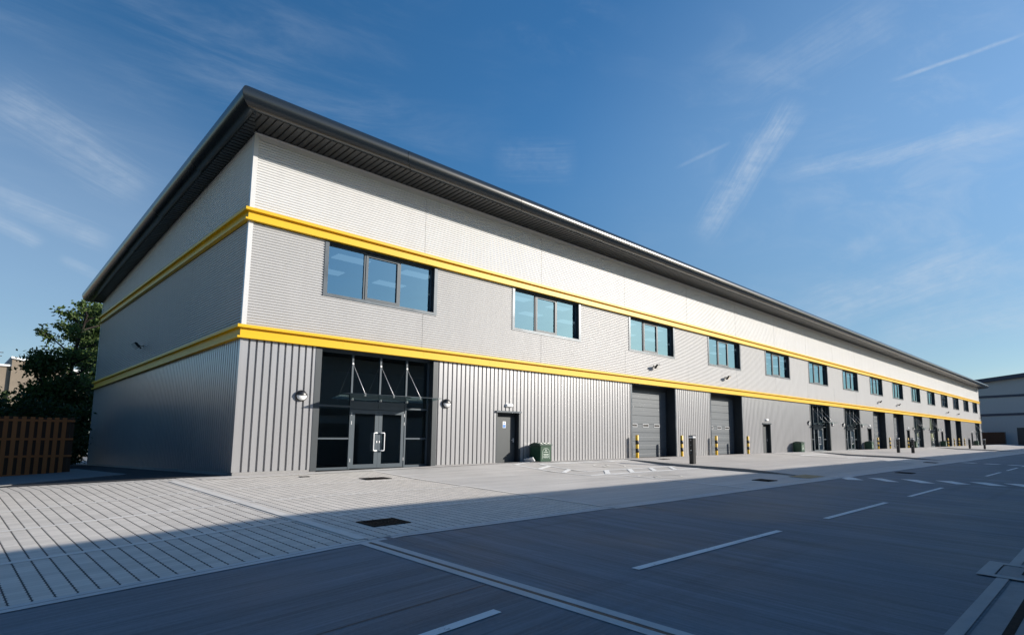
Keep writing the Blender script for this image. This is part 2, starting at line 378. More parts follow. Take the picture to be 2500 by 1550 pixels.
# ------------------------------------------------------------------ terrain
def cl01(a): return max(0., min(1., a))
def g(x, y):
    z = .05*max(-20., min(0., y))
    z -= .055*max(0., min(8., -1.2-x))
    wx = cl01(x/9)
    if y >= 0: z += .09*wx
    elif y >= -.9: z += wx*(.09-.05*y)
    elif y > -3.5: z += wx*.135*(y+3.5)/2.6
    return z
XB = [-2500, -600, -150, -60, -30, -9.2, -5, -1.2] + [0.5*i for i in range(19)] + [10+5*i for i in range(30)] + [200, 300, 600, 1500, 3000]
YB = [-3000, -600, -150, -60, -40, -30, -20, -18.2, -15, -11, -8, -5, -3.5, -3.0, -2.5, -2, -1.5, -.9, -.6, -.3, 0, 3, 6, 12, 25, 50, 100, 250, 700, 3000]
def sheet(x0, x1, y0, y1, dz, mb=None, mask=None):
    mb = mb or MB()
    xs = [x0]+[x for x in XB if x0+1e-3 < x < x1-1e-3]+[x1]; ys = [y0]+[y for y in YB if y0+1e-3 < y < y1-1e-3]+[y1]
    i = len(mb.v)
    for y in ys:
        for x in xs: mb.v.append((x, y, g(x, y)+dz))
    n = len(xs)
    for b in range(len(ys)-1):
        for a in range(n-1): mb.f.append((i+b*n+a, i+b*n+a+1, i+(b+1)*n+a+1, i+(b+1)*n+a)); mb.smooth.append(False)
    return mb
def drape(pts, dz, mb): mb.poly([(x, y, g(x, y)+dz) for x, y in pts])
def line(x0, y0, x1, y1, w_, dz, mb):
    d = Vector((x1-x0, y1-y0)); L = d.length; d /= L; nn = Vector((-d.y, d.x))*w_/2; k = max(1, int(L/1.0))
    for q in range(k):
        a = Vector((x0, y0))+d*(L*q/k); b = Vector((x0, y0))+d*(L*(q+1)/k)
        drape([a-nn, b-nn, b+nn, a+nn], dz, mb)

LEN, DEP = 119.14, 22.4
struct(sheet(-2500, 3000, -3000, 3000, -.02).build('ground', M['ground']))
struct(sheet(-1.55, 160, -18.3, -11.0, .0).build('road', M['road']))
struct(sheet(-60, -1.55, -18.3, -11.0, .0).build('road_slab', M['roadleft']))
struct(sheet(3.76, 160, -11.0, -.02, .0).build('forecourt', M['forecourt']))
pv = MB()
sheet(-.9, 3.76, -11.0, -.62, .004, pv); sheet(-60, -.9, -11.0, .0, .004, pv)
xs = [-60, -9.2, -5, -4.4, -.9]; yt = [3.1, 3.1, 3.1, 2.9, 0.02]
padx = [-60, -9.2, -5, -4.4, -1.5]; pady = [3.6, 3.6, 3.6, 3.5, 4.7]
for k in range(4): drape([(xs[k], 0), (xs[k+1], 0), (xs[k+1], yt[k+1]), (xs[k], yt[k])], .004, pv)
struct(pv.build('block_paving', M['paving']))
ap = MB()
for k in range(4):
    q = [(padx[k], pady[k]), (padx[k+1], pady[k+1]), (padx[k+1], 14.), (padx[k], 14.)]
    ap.poly([(x, y, g(x, y)+.035) for x, y in q]); ap.quad((q[0][0], q[0][1], g(*q[0])-.02), (q[1][0], q[1][1], g(*q[1])-.02), (q[1][0], q[1][1], g(*q[1])+.035), (q[0][0], q[0][1], g(*q[0])+.035))
struct(ap.build('side_pavement', M['pad']))
asp = MB(); drape([(-.9, .02), (-.02, .02), (-.02, 40), (-1.5, 40), (-1.5, 4.7)], .012, asp); drape([(-4.4, 2.9), (-.9, .02), (-1.5, 4.7), (-4.4, 3.5)], .012, asp); drape([(-60, 3.1), (-4.4, 2.9), (-4.4, 3.5), (-60, 3.6)], .012, asp); drape([(-1.45, 14), (-1.45, 40), (-60, 40), (-60, 14)], .05, asp)
struct(asp.build('side_path', M['asphalt']))
fs = MB(); sheet(-.9, LEN+1, -.62, -.012, .008, fs); struct(fs.build('footpath', M['apron']))
# pale block lines in the paving, kerb channel along the road, slab joints
pl = MB()
for y in (-3.38, -5.87, -8.62): line(-30, y, 3.76, y, .13, .009, pl)
line(-1.52, -10.9, -1.52, -.62, .15, .013, pl); line(3.80, -11., 3.80, -.7, .10, .012, pl); line(-.9, -.72, 9.3, -.72, .20, .016, pl)
struct(pl.build('paving_bay_lines', M['paleblock']))
kc = MB(); line(-40, -11.09, 150, -11.09, .12, .008, kc); line(-40, -10.965, 150, -10.965, .10, .008, kc)
line(3.76, -11.20, 150, -11.20, .11, .008, kc); line(-1.635, -11.16, -1.635, -18.2, .10, .006, kc); line(-1.482, -11.16, -1.482, -18.2, .10, .006, kc)
struct(kc.build('road_edge_channel', M['kerb']))
jt = MB(); line(-40, -11.02, 150, -11.02, .03, .004, jt); line(-1.56, -11.16, -1.56, -18.2, .04, .004, jt)
for x in (8.5, 18.5, 28.5, 38.5, 48.5, 58.5, 70, 82, 94, 106): line(x, -11.2, x, -18.1, .016, .004, jt)
for x in (10.0, 14.6): line(x, -10.9, x, -8.2, .014, .004, jt)
line(-40, -14.05, -1.7, -14.05, .014, .004, jt)
struct(jt.build('slab_joints', M['joint']))
# far side channel with slot drain
ch = MB(); line(-40, -18.21, 150, -18.21, .13, .010, ch); struct(ch.build('channel_edge', M['edge']))
ch = MB(); sheet(-40, 150, -18.52, -18.30, -.004, ch); struct(ch.build('drain_channel', M['channel']))
ds = MB()
line(-40, -18.56, 150, -18.56, .085, .006, ds); struct(ds.build('slot_drain', M['iron']))
fw2 = MB(); sheet(-40, 150, -23.0, -18.60, .004, fw2); struct(fw2.build('far_footpath', M['channel']))

# road markings
dm = MB()
for k in range(-2, 20):
    x = -6.13+6.09*k
    if not 16.5 < x < 22.5: line(x, -14.8-.0012*k, x+4.0, -14.8-.0012*k, .125, .008, dm)
struct(dm.build('lane_dashes', M['paint']))
gw = MB()
for q in ([(17.44,-10.73),(17.7,-11.34),(16.67,-12.12),(16.34,-11.64)], [(18.06,-11.79),(18.27,-12.28),(17.12,-13.22),(16.93,-12.83)], [(18.76,-12.81),(18.93,-13.35),(17.79,-14.24),(17.49,-13.85)],
          [(19.32,-13.89),(19.58,-14.4),(18.54,-15.23),(18.19,-14.82)], [(19.94,-14.91),(20.21,-15.43),(19.11,-16.24),(18.73,-15.79)], [(20.46,-15.93),(20.76,-16.46),(19.56,-17.2),(19.25,-16.75)]):
    drape(q, .008, gw)
for k in range(5):
    y = -11.35-1.27*k; drape([(37.5, y), (37.5, y-.75), (38.2, y-.95), (38.2, y-.2)], .008, gw)
struct(gw.build('crossing_marks', M['paint']))
hm = MB(); HZ = .008
def bay(x, sgn=1):
    X = lambda a: x+sgn*a
    line(X(0), -.75, X(0), -5.35, .12, HZ, hm); line(X(0), -5.35, X(6.9), -5.35, .20, HZ, hm); line(X(1.15), -4.1, X(6.9), -4.1, .18, HZ+.002, hm)
    line(X(1.15), -1.55, X(1.15), -4.1, .13, HZ+.002, hm); line(X(1.15), -1.55, X(6.9), -1.55, .18, HZ+.004, hm); line(X(0), -.75, X(6.9), -.75, .18, HZ+.010, hm)
    for a, b in ((1.35, -.80), (2.75, -2.10), (4.05, -3.2)): line(X(0), -a, X(1.15), b, .19, HZ+.006, hm)
    for q in (1.0, 2.4, 3.8, 5.2): line(X(q), -5.3, X(q+1.2), -4.15, .19, HZ+.006, hm)
    for q in (2.1, 3.5, 4.9): line(X(q), -.8, X(q+.9), -1.5, .19, HZ+.006, hm)
    line(X(1.15), -5.4, X(1.0), -10.8, .12, HZ, hm)
bay(9.25)
line(32.5, -2.5, 38.2, -2.5, .2, HZ, hm); line(32.5, -5.3, 38.4, -5.3, .2, HZ, hm); line(32.5, -8.0, 38.4, -8.0, .2, HZ, hm); line(33, -.8, 39, -.8, .3, HZ+.004, hm)
struct(hm.build('parking_bay_lines', M['paint']))
sy = MB()
def wheel(cx, cy, r=.82):
    n = 28
    for k in range(n):
        a, b = 2*pi*k/n, 2*pi*(k+1)/n; e = .62
        drape([(cx+r*cos(a), cy+r*e*sin(a)*1.1), (cx+r*cos(b), cy+r*e*sin(b)*1.1), (cx+(r-.1)*cos(b), cy+(r-.1)*e*sin(b)*1.1), (cx+(r-.1)*cos(a), cy+(r-.1)*e*sin(a)*1.1)], HZ+.002, sy)
    line(cx+.1, cy+.3, cx-.15, cy-.1, .10, HZ+.004, sy); line(cx-.15, cy-.1, cx-.5, cy-.1, .10, HZ+.006, sy); line(cx-.5, cy-.1, cx-.6, cy-.35, .10, HZ+.008, sy)
wheel(11.3, -6.85, 1.0); wheel(13.2, -2.8, .85)
struct(sy.build('parking_symbols', M['paintfaint']))

# raised loading aprons with kerb faces
def island(x0, x1, yr=-7.6, ye=-10.0):
    mb = MB(); kb = MB()
    prof = [(-.62, .012), (-1.2, .02), (-2.4, .075), (-4, .09), (yr, .115), (ye, .006)]
    def zt(x, y, h): return (.05*y if y < -3.5 else g(x, y))+h
    xs_ = [x0+.125]+[x for x in XB if x0+.2 < x < x1-.2]+[x1-.125]
    for a in range(len(xs_)-1):
        for k in range(len(prof)-1):
            (ya, ha), (yb, hb) = prof[k], prof[k+1]
            mb.quad((xs_[a], yb, zt(xs_[a], yb, hb)), (xs_[a+1], yb, zt(xs_[a+1], yb, hb)), (xs_[a+1], ya, zt(xs_[a+1], ya, ha)), (xs_[a], ya, zt(xs_[a], ya, ha)))
    for xa, xb in ((x0, x0+.125), (x1-.125, x1)):
        for k in range(len(prof)-1):
            (ya, ha), (yb, hb) = prof[k], prof[k+1]
            nseg = max(1, int(abs(yb-ya)/.9))
            for q in range(nseg):
                y0 = ya+(yb-ya)*q/nseg-.004; y1 = ya+(yb-ya)*(q+1)/nseg+.004; h0 = ha+(hb-ha)*q/nseg+.004; h1 = ha+(hb-ha)*(q+1)/nseg+.004
                T = [(xa, y1, zt(xa, y1, h1)), (xb, y1, zt(xb, y1, h1)), (xb, y0, zt(xb, y0, h0)), (xa, y0, zt(xa, y0, h0))]
                B = [(p[0], p[1], p[2]-h-.03) for p, h in zip(T, (h1, h1, h0, h0))]
                kb.poly(T); kb.quad(B[0], T[0], T[3], B[3]); kb.quad(B[1], B[2], T[2], T[1]); kb.quad(B[0], B[1], T[1], T[0]); kb.quad(B[3], T[3], T[2], B[2])
    o = struct(mb.build('loading_apron', M['apron'])); struct(kb.build('apron_kerb', M['kerbface']))
island(16.35, 32.2); island(39.4, 71.0); island(78.0, 112.0)
tm = MB(); tm.quad((15.5, -10.55, .05*-10.55+.012), (17.1, -10.55, .05*-10.55+.012), (17.1, -9.72, .05*-9.72+.022), (15.5, -9.72, .05*-9.72+.022)); struct(tm.build('tactile_paving', M['tactile']))

# ------------------------------------------------------------------ main building
B = empty('warehouse'); tag(B, 'long two storey white and grey clad warehouse with yellow bands and dark rounded eaves', 'warehouse')
ZB0, ZB1, ZU0, ZU1, ZT = 4.0, 4.396, 7.585, 7.969, 10.40
SL = .068
def gz(y): return ZT-SL*max(y, 0)
WIN = [2.25+7.88*i for i in range(15)]; WW = 4.21; WZ0 = 5.705
ENT = [2.33, 41.62, 49.5, 73.4, 81.35, 113.4]; EW = 4.07
BAY = [18.2, 26.04, 57.85, 64.95, 89.9, 97.4]; BW = 3.95
DOOR = [9.42, 33.0, 55.78, 70.05, 87.5, 109.3]; DW = 1.14; DZ = 2.19
RP = .085
def ribz(z0, z1, phase0):
    pts = []; n = 10; k0 = int((z0-phase0)/RP*n)-1; out = [(z0, (z0-phase0)/RP)]
    k = k0
    while True:
        z = phase0+k*RP/n
        if z > z1-1e-4: break
        if z > z0+1e-4: out.append((z, k/n))
        k += 1
    out.append((z1, (z1-phase0)/RP))
    return [(z, .030*(.5-.5*cos(2*pi*q))**1.7) for z, q in out]      # broad crests, narrow 30 mm grooves
up_, mid_ = MB(), MB()
pr = ribz(ZU1, ZT-.17, 7.97)
JO = [5.9*i for i in range(0, 21)]+[LEN]
for a in range(len(JO)-1):                                   # sheets meet at fine vertical laps
    x0, x1 = JO[a], JO[a+1]-.012
    up_.strip([(x0, o, z) for z, o in pr], [(x1, o, z) for z, o in pr], True)
    up_.strip([(x1, o, z) for z, o in pr], [(x1+.012, o+.012, z) for z, o in pr])
pr = ribz(ZB1, WZ0, 4.40)
for a in range(len(JO)-1):
    x0, x1 = JO[a], JO[a+1]-.012
    mid_.strip([(x0, o, z) for z, o in pr], [(x1, o, z) for z, o in pr], True)
    mid_.strip([(x1, o, z) for z, o in pr], [(x1+.012, o+.012, z) for z, o in pr])
pr = ribz(WZ0, ZU0, 4.40); xe = [0.]
for x in WIN: xe += [x+.015, x+WW-.015]
xe.append(LEN)
for k in range(0, len(xe), 2): mid_.strip([(xe[k], o, z) for z, o in pr], [(xe[k+1], o, z) for z, o in pr], True)
# gable ends (left wall in view, right wall)
for side, xw, sg in ((0, 0., 1), (1, LEN, -1)):
    pr = ribz(ZB1, ZU0, 4.40)
    for a in range(4):
        y0, y1 = a*5.6, (a+1)*5.6-.012
        mid_.strip([(xw+sg*o, y0, z) for z, o in pr], [(xw+sg*o, y1, z) for z, o in pr], True)
        mid_.strip([(xw+sg*o, y1, z) for z, o in pr], [(xw+sg*(o+.012), y1+.012, z) for z, o in pr])
    pr = ribz(ZU1, ZT-.02, 7.97)
    for k in range(len(pr)-1):
        (z0, o0), (z1, o1) = pr[k], pr[k+1]
        ya = min(DEP, (ZT-z0)/SL); yb = min(DEP, (ZT-z1)/SL)
        up_.quad((xw+sg*o0, 0, z0), (xw+sg*o0, ya, z0), (xw+sg*o1, yb, z1), (xw+sg*o1, 0, z1), True)
up_.build('upper_cladding', M['upper'], B); mid_.build('middle_cladding', M['mid'], B)
# lower trapezoidal cladding
LP, CR, WEB, DPT = .2, .143, .006, .075
def ribx(x0, x1, ph=.06):
    k = int(math.floor((x0-ph)/LP))-1; pts = []
    while ph+k*LP < x1+LP:
        b = ph+k*LP; pts += [(b, 0.), (b+CR, 0.), (b+CR+WEB, DPT), (b+LP-WEB, DPT)]; k += 1
    out = []
    for (xa, oa), (xb, ob) in zip(pts, pts[1:]):
        if xb <= x0 or xa >= x1: continue
        f0 = cl01((x0-xa)/(xb-xa)); f1 = cl01((x1-xa)/(xb-xa))
        if not out: out.append((xa+(xb-xa)*f0, oa+(ob-oa)*f0))
        out.append((xa+(xb-xa)*f1, oa+(ob-oa)*f1))
    return out
holes = sorted([(x-.16, x+EW+.16) for x in ENT]+[(x-.08, x+BW+.08) for x in BAY]); cur = 0.; segs = []
for a, b in holes: segs.append((cur, a)); cur = b
segs.append((cur, LEN))
ZL0 = .10
for a, b in segs:
    lo = MB(); dd = [d for d in DOOR if a < d < b]; c0 = a
    for d in dd:
        pr = ribx(c0, d-.04); lo.strip([(x, o, ZL0) for x, o in pr], [(x, o, ZB0) for x, o in pr])
        pr = ribx(d-.04, d+DW+.04); lo.strip([(x, o, DZ+.02) for x, o in pr], [(x, o, ZB0) for x, o in pr]); c0 = d+DW+.04
    pr = ribx(c0, b); lo.strip([(x, o, ZL0) for x, o in pr], [(x, o, ZB0) for x, o in pr]); lo.build('lower_cladding', M['lower'], B)
for xw, sg in ((0., 1), (LEN, -1)):
    lo = MB(); pr = ribx(0, DEP); lo.strip([(xw+sg*o, y, ZL0) for y, o in pr], [(xw+sg*o, y, ZB0) for y, o in pr]); lo.build('lower_cladding', M['lower'], B)
# backing, back wall, plinth, corner trims
bw = MB(); bw.box(0.05, DEP-.1, 0, LEN-.05, DEP, gz(DEP)+.05)
bw.build('rear_wall', M['mid'], B)
cur = 0.
for a, b in sorted([(x-.0, x+BW) for x in BAY]+[(x, x+EW) for x in ENT]+[(x, x+DW) for x in DOOR]):
    pm = MB(); pm.box(cur+.02, .004, -.05, a-.02, .3, .10); pm.build('plinth', M['plinth'], B); cur = b
pm = MB(); pm.box(cur+.02, .004, -.05, LEN-.02, .3, .10); pm.build('plinth', M['plinth'], B)
pm = MB(); pm.box(.004, .31, -.05, .3, DEP-.12, .10); pm.build('plinth', M['plinth'], B)
for z0, z1 in ((ZB1, ZU0), (ZU1, ZT)):
    ct = MB(); ct.box(-.012, -.012, z0, .115, -.002, z1); ct.box(-.012, -.002, z0, -.002, .10, z1); ct.build('corner_trim', M['trim'], B)
    ct = MB(); ct.box(LEN-.115, -.012, z0, LEN+.012, -.002, z1); ct.box(LEN+.002, -.002, z0, LEN+.012, .10, z1); ct.build('corner_trim', M['trim'], B)
    ct = MB(); ct.box(-.012, DEP-.09, z0, .0, DEP+.01, z1 if z1 < 8 else gz(DEP)); ct.build('corner_trim', M['trim'], B)
lt = MB(); lt.box(-.012, -.012, ZL0, .06, -.002, ZB0); lt.box(-.012, -.002, ZL0, -.002, .06, ZB0); lt.build('corner_trim', M['lower'], B); lt = MB(); lt.box(-.012, DEP-.09, ZL0, 0, DEP+.01, ZB0); lt.build('corner_trim', M['lower'], B)
lt = MB(); lt.box(LEN-.06, -.012, ZL0, LEN+.012, -.002, ZB0); lt.build('corner_trim', M['lower'], B)
hf = MB(); hf.box(.12, -.006, ZT-.17, LEN-.12, .03, ZT-.02); hf.box(-.04, -.05, ZT-.03, LEN+.04, .03, ZT); hf.build('head_flashing', M['trim'], B)

def sweep(prof, mb):
    """outward profile (o, z) mitred round the left gable, front and right gable"""
    path = [lambda o: (-o, DEP), lambda o: (-o, -o), lambda o: (LEN+o, -o), lambda o: (LEN+o, DEP)]
    for k in range(3):
        A = [(*path[k](o), z) for o, z in prof]; Bp = [(*path[k+1](o), z) for o, z in prof]; mb.strip(A, Bp)
def band(z0, z1):
    mb = MB(); h = z1-z0
    sweep([(0., z0), (.130, z0), (.130, z0+.055), (.036, z0+.068), (.036, z1-.105), (.042, z1-.092), (.140, z1-.088), (.140, z1), (0., z1+.012)], mb)
    for k in range(1, 40):                                     # joint straps between lengths
        x = 2.98*k
        if x < LEN: mb.box(x-.004, -.0385, z0+.092, x+.004, -.0355, z1-.107)
    mb.build('yellow_band', M['yellow'], B)
band(ZB0, ZB1); band(ZU0, ZU1)

# roof: half-round eaves, profiled soffit, roof sheet
R_ = .30; YC, ZC, XC = -1.33, 10.70, -.57
ang = [radians(-62)-radians(10)*k for k in range(0, 24)]
fas = MB()
offs = [(-cos(a)*-1*0-cos(a)*0, 0) for a in ang]
prof = []                                                      # (o beyond centre, dz): from the inner lip under and round to the top
prof.append((-.16, -.255)); prof.append((-.14, -.285))
for k in range(19):
    a = -pi/2-pi*k/18*1.02; prof.append((-cos(a)*R_, sin(a)*R_))
def fpt(o, dz, where):
    if where == 'LB': return (XC-o, DEP+.2, ZC+dz-SL*(DEP+.2-YC))
    if where == 'LF': return (XC-o, YC-o, ZC+dz)
    if where == 'RF': return (LEN-XC+o, YC-o, ZC+dz)
    return (LEN-XC+o, DEP+.2, ZC+dz-SL*(DEP+.2-YC))
def lerp(p, q, f): return tuple(a+(b-a)*f for a, b in zip(p, q))
fas_obj = []
for a, b, n in (('LB', 'LF', 5), ('LF', 'RF', 24), ('RF', 'RB', 5)):
    mb = fas
    for s in range(n):
        f0, f1 = s/n, (s+1)/n-(.0001 if n > 10 else .0004)
        mb.strip([lerp(fpt(o, z, a), fpt(o, z, b), f0) for o, z in prof], [lerp(fpt(o, z, a), fpt(o, z, b), f1) for o, z in prof], True)
for wv in ('LB', 'RB'): fas.poly([fpt(o, z, wv) for o, z in prof])
fas.build('rounded_eaves', M['fascia'], B)
sf = MB(); SP = .2
YI, XI, ZI = YC+.17, XC+.17, ZC-.262                            # inner edge line of the soffit
def sofz(y, d):                                                # d 0..1 from wall to lip
    zw = gz(y) if y > 0 else ZT
    return zw+.004+(ZI-SL*(max(y, YC)-YC)*(1 if y > 0 else 0)-zw)*d
x = XI
n_ = int((LEN-2*XI)/SP)
for k in range(n_+1):
    xa = XI+k*SP; segsx = ((0, .142, 0.), (.142, .146, None), (.146, .196, .035), (.196, .2, None))
    def yin(x_): return max(YI, -max(0., -x_)/abs(XI)*abs(YI)*0-9) if x_ >= 0 else max(YI, YI)
    for s0, s1, dz in segsx:
        p0, p1 = xa+s0, xa+s1; z0_ = {0.: 0., None: (0. if s0 == .142 else .035), .035: .035}[dz]; z1_ = {0.: 0., None: (.035 if s0 == .142 else 0.), .035: .035}[dz]
        def st(x_):                                            # where this rib starts (mitre at the corners)
            if x_ < 0: return YI*(-x_/-XI) if XI else 0
            if x_ > LEN: return YI*((x_-LEN)/-XI)
            return -.012
        ya, yb = st(p0), st(p1)
        sf.quad((p0, ya, ZT+.004+(ZI-ZT)*(ya/YI)+z0_), (p0, YI, ZI+z0_), (p1, YI, ZI+z1_), (p1, yb, ZT+.004+(ZI-ZT)*(yb/YI)+z1_))
sf.build('front_soffit', M['soffit'], B)
sg_ = MB(); n_ = int((DEP+.2)/SP)
for sx in (0, 1):
    X = (lambda v: v) if sx == 0 else (lambda v: LEN-v)
    def stx(y_): return XI*(y_/YI) if y_ < 0 else -.012
    def zz(x_, y_, d): return (ZI-SL*(y_-YC))+.0+d + 0*x_
    for k in range(-6, n_+1):
        ya = k*SP
        for s0, s1, d0, d1 in ((0, .142, 0, 0), (.142, .146, 0, .03), (.146, .196, .03, .03), (.196, .2, .03, 0)):
            p0, p1 = max(YI, ya+s0), min(DEP+.2, ya+s1)
            if p1 <= p0: continue
            sg_.quad((X(stx(p0)), p0, zz(0, p0, d0)), (X(stx(p1)), p1, zz(0, p1, d1)), (X(XI), p1, zz(0, p1, d1)), (X(XI), p0, zz(0, p0, d0)))
sg_.build('gable_soffit', M['soffit'], B)
for X in ((lambda v: v), (lambda v: LEN-v)):
    mt_ = MB(); mt_.strip([(X(-.03), .03, ZT-.004), (X(-.09), -.0, ZT-.004)], [(X(XI+.03), YI, ZI-.008), (X(XI-.03), YI, ZI-.008)]); mt_.build('soffit_mitre', M['fascia'], B)
rf = MB()
P0 = fpt(0, R_-.004, 'LF'); P1 = fpt(0, R_-.004, 'RF'); P2 = fpt(0, R_-.004, 'RB'); P3 = fpt(0, R_-.004, 'LB')
for k in range(60):
    a, b = k/60, (k+1)/60; rf.quad(lerp(P0, P1, a), lerp(P0, P1, b), lerp(P3, P2, b), lerp(P3, P2, a))
rf.quad((XC, DEP+.19, gz(DEP)-.1), (LEN-XC, DEP+.19, gz(DEP)-.1), P2, P3)
rf.build('roof', M['roofing'], B)

# interiors seen through the glass
it = MB(); it.box(.5, 6.0, 0.02, LEN-.5, 6.1, 7.9); it.quad((.5, .35, 7.62), (.5, 6, 7.62), (LEN-.5, 6, 7.62), (LEN-.5, .35, 7.62))
for x in (.5, 17.6, 34.5, 48.0, 57.0, 71.5, 79.7, 88.6, 111.5, LEN-.5): it.box(x-.05, .35, .02, x+.05, 5.95, 7.6)
it.build('interior_walls', M['interior'], B)
fl = MB(); fl.box(.5, .36, 4.05, LEN-.5, 5.99, 4.2); fl.quad((.5, .32, .05), (LEN-.5, .32, .05), (LEN-.5, 6, .05), (.5, 6, .05)); fl.build('interior_floors', M['intdark'], B)
lp0 = MB(); lp0.box(-.6, -.3, -.012, .6, .3, .012); lp0 = lp0.build('ceiling_light', M['panel'], B); first = True
for x in [1.2+2.62*i for i in range(45)]:
    for y in (1.5, 3.6):
        o = lp0 if first else copy_tree(lp0, B); first = False; o.location = (x, y, 7.60)
# windows
def make_window():
    W_ = MB(); a = .13
    W_.box(0, -.014, 0, a, .03, 1.86); W_.box(WW-a, -.014, 0, WW, .03, 1.86); W_.box(a, -.0135, 0, WW-a, .03, .105)
    win = W_.build('window', M['flash'], B)
    rv = MB(); rv.box(a-.012, .031, .09, a, .26, 1.86); rv.box(WW-a, .031, .09, WW-a+.012, .26, 1.86); rv.box(a, .031, .09, WW-a, .26, .104); rv.box(a, .0, 1.835, WW-a, .26, 1.86); rv.build('reveal', M['jamb'], win)
    x0, x1, z0, z1, y0, y1 = a, WW-a, .104, 1.835, .17, .23; th = (x1-x0)/3
    fr = MB(); fr.box(x0, y0, z0, x0+.05, y1, z1); fr.box(x1-.05, y0, z0, x1, y1, z1); fr.box(x0+.05, y0, z0, x1-.05, y1, z0+.05); fr.box(x0+.05, y0, z1-.05, x1-.05, y1, z1)
    for k in (1, 2): fr.box(x0+th*k-.03, y0-.004, z0+.05, x0+th*k+.03, y1, z1-.05)
    fr.build('frame', M['mull'], win)
    sx0, sx1 = x0+th+.03, x0+2*th-.03; sh = MB(); q = .085
    sh.box(sx0, y0-.022, z0+.05, sx0+q, y1, z1-.05); sh.box(sx1-q, y0-.022, z0+.05, sx1, y1, z1-.05); sh.box(sx0+q, y0-.022, z0+.05, sx1-q, y1, z0+.05+q); sh.box(sx0+q, y0-.022, z1-.05-q, sx1-q, y1, z1-.05)
    sh.build('opening_sash', M['mull'], win)
    for p0, p1, e in ((x0+.05, x0+th-.03, 0), (sx0+q, sx1-q, q), (x0+2*th+.03, x1-.05, 0)):
        pn = MB(); pn.quad((p0, .205, z0+.05+e), (p1, .205, z0+.05+e), (p1, .205, z1-.05-e), (p0, .205, z1-.05-e)); pn.build('pane', M['winglass'], win)
    return win
w0 = make_window()
for i, x in enumerate(WIN):
    o = w0 if i == 0 else copy_tree(w0, B); o.location = (x, 0, WZ0)

# glazed entrances
def make_entrance():
    f = MB(); y0, y1 = .27, .36; H = ZB0-.0
    f.box(-.19, -.012, .05, .0, .05, H-.002); f.box(EW, -.012, .05, EW+.19, .05, H-.002); f.box(0, -.002, H-.03, EW, .05, H-.004)
    en = f.build('entrance_surround', M['anth'], B)
    j = MB(); j.box(-.012, .051, .05, 0, .40, H); j.box(EW, .051, .05, EW+.012, .40, H); j.box(0, .051, H-.02, EW, .40, H-.003); j.build('jamb_lining', M['jamb'], en)
    s = MB(); ms = (1.15, 2.15, 3.15)
    s.box(0.002, y0, .06, .06, y1, H-.02); s.box(EW-.06, y0, .06, EW-.002, y1, H-.02); s.box(.06, y0, H-.08, EW-.06, y1, H-.021); s.box(.06, y0, .06, 1.12, y1, .14); s.box(3.18, y0, .06, EW-.06, y1, .14)
    for mx in ms: s.box(mx-.03, y0-.01, .06 if mx != 2.15 else 2.13, mx+.03, y1, H-.08)
    for a, b in ((.06, 1.12), (3.18, EW-.06)):
        for z in (1.05, 2.12): s.box(a, y0-.004, z, b, y1, z+.055)
    s.box(1.18, y0, 2.28, 3.12, y1, 2.34); s.box(1.18, y0+.012, 2.07, 3.12, y1, 2.28)
    s.build('screen_frame', M['mull'], en)
    for a, b in ((.06, 1.12), (3.18, EW-.06)):
        for za, zb in ((.14, 1.05), (1.105, 2.12), (2.175, H-.08)):
            p = MB(); p.quad((a, .315, za), (b, .315, za), (b, .315, zb), (a, .315, zb)); p.build('pane', M['entglass'], en)
    for a, b in ((1.18, 2.12), (2.18, 3.12)):
        p = MB(); p.quad((a, .315, 2.34), (b, .315, 2.34), (b, .315, H-.08), (a, .315, H-.08)); p.build('pane', M['entglass'], en)
    return en
def make_leaf(sg):
    """one leaf of the double door, hinged at x = 0, reaching to sg * .96"""
    L = .965; y0, y1 = .275, .325; X = (lambda v: v) if sg > 0 else (lambda v: -v)
    d = MB()
    def bx(a, b, z0, z1): d.box(min(X(a), X(b)), y0, z0, max(X(a), X(b)), y1, z1)
    bx(.005, .12, .075, 2.055); bx(L-.13, L, .075, 2.055); bx(.12, L-.13, .075, .21); bx(.12, L-.13, 1.92, 2.055)
    lf = d.build('entrance_door', M['mull'], B)
    p = MB(); p.quad((X(.12), .30, .21), (X(L-.13), .30, .21), (X(L-.13), .30, 1.92), (X(.12), .30, 1.92)); p.build('pane', M['entglass'], lf)
    h = MB(); hx = X(L-.065)
    h.tube([(hx, .275, .66), (hx, .21, .66), (hx+X(-.02), .20, .66), (hx+X(-.105), .20, .66), (hx+X(-.122), .20, .672), (hx+X(-.125), .20, .69), (hx+X(-.125), .20, 1.24), (hx+X(-.122), .20, 1.258), (hx+X(-.105), .20, 1.27), (hx+X(-.02), .20, 1.27), (hx, .21, 1.27), (hx, .275, 1.27)], .019, 10); h.build('pull_handle', M['steel'], lf)
    k = MB(); k.box(X(L-.045)-.014, .262, .93, X(L-.045)+.014, .275, 1.0)
    for z in (.3, 1.55, 1.85): k.box(X(.0)-.012, .262, z, X(.0)+.012, .275, z+.11)
    k.build('lock_and_hinges', M['steel'], lf)
    return lf
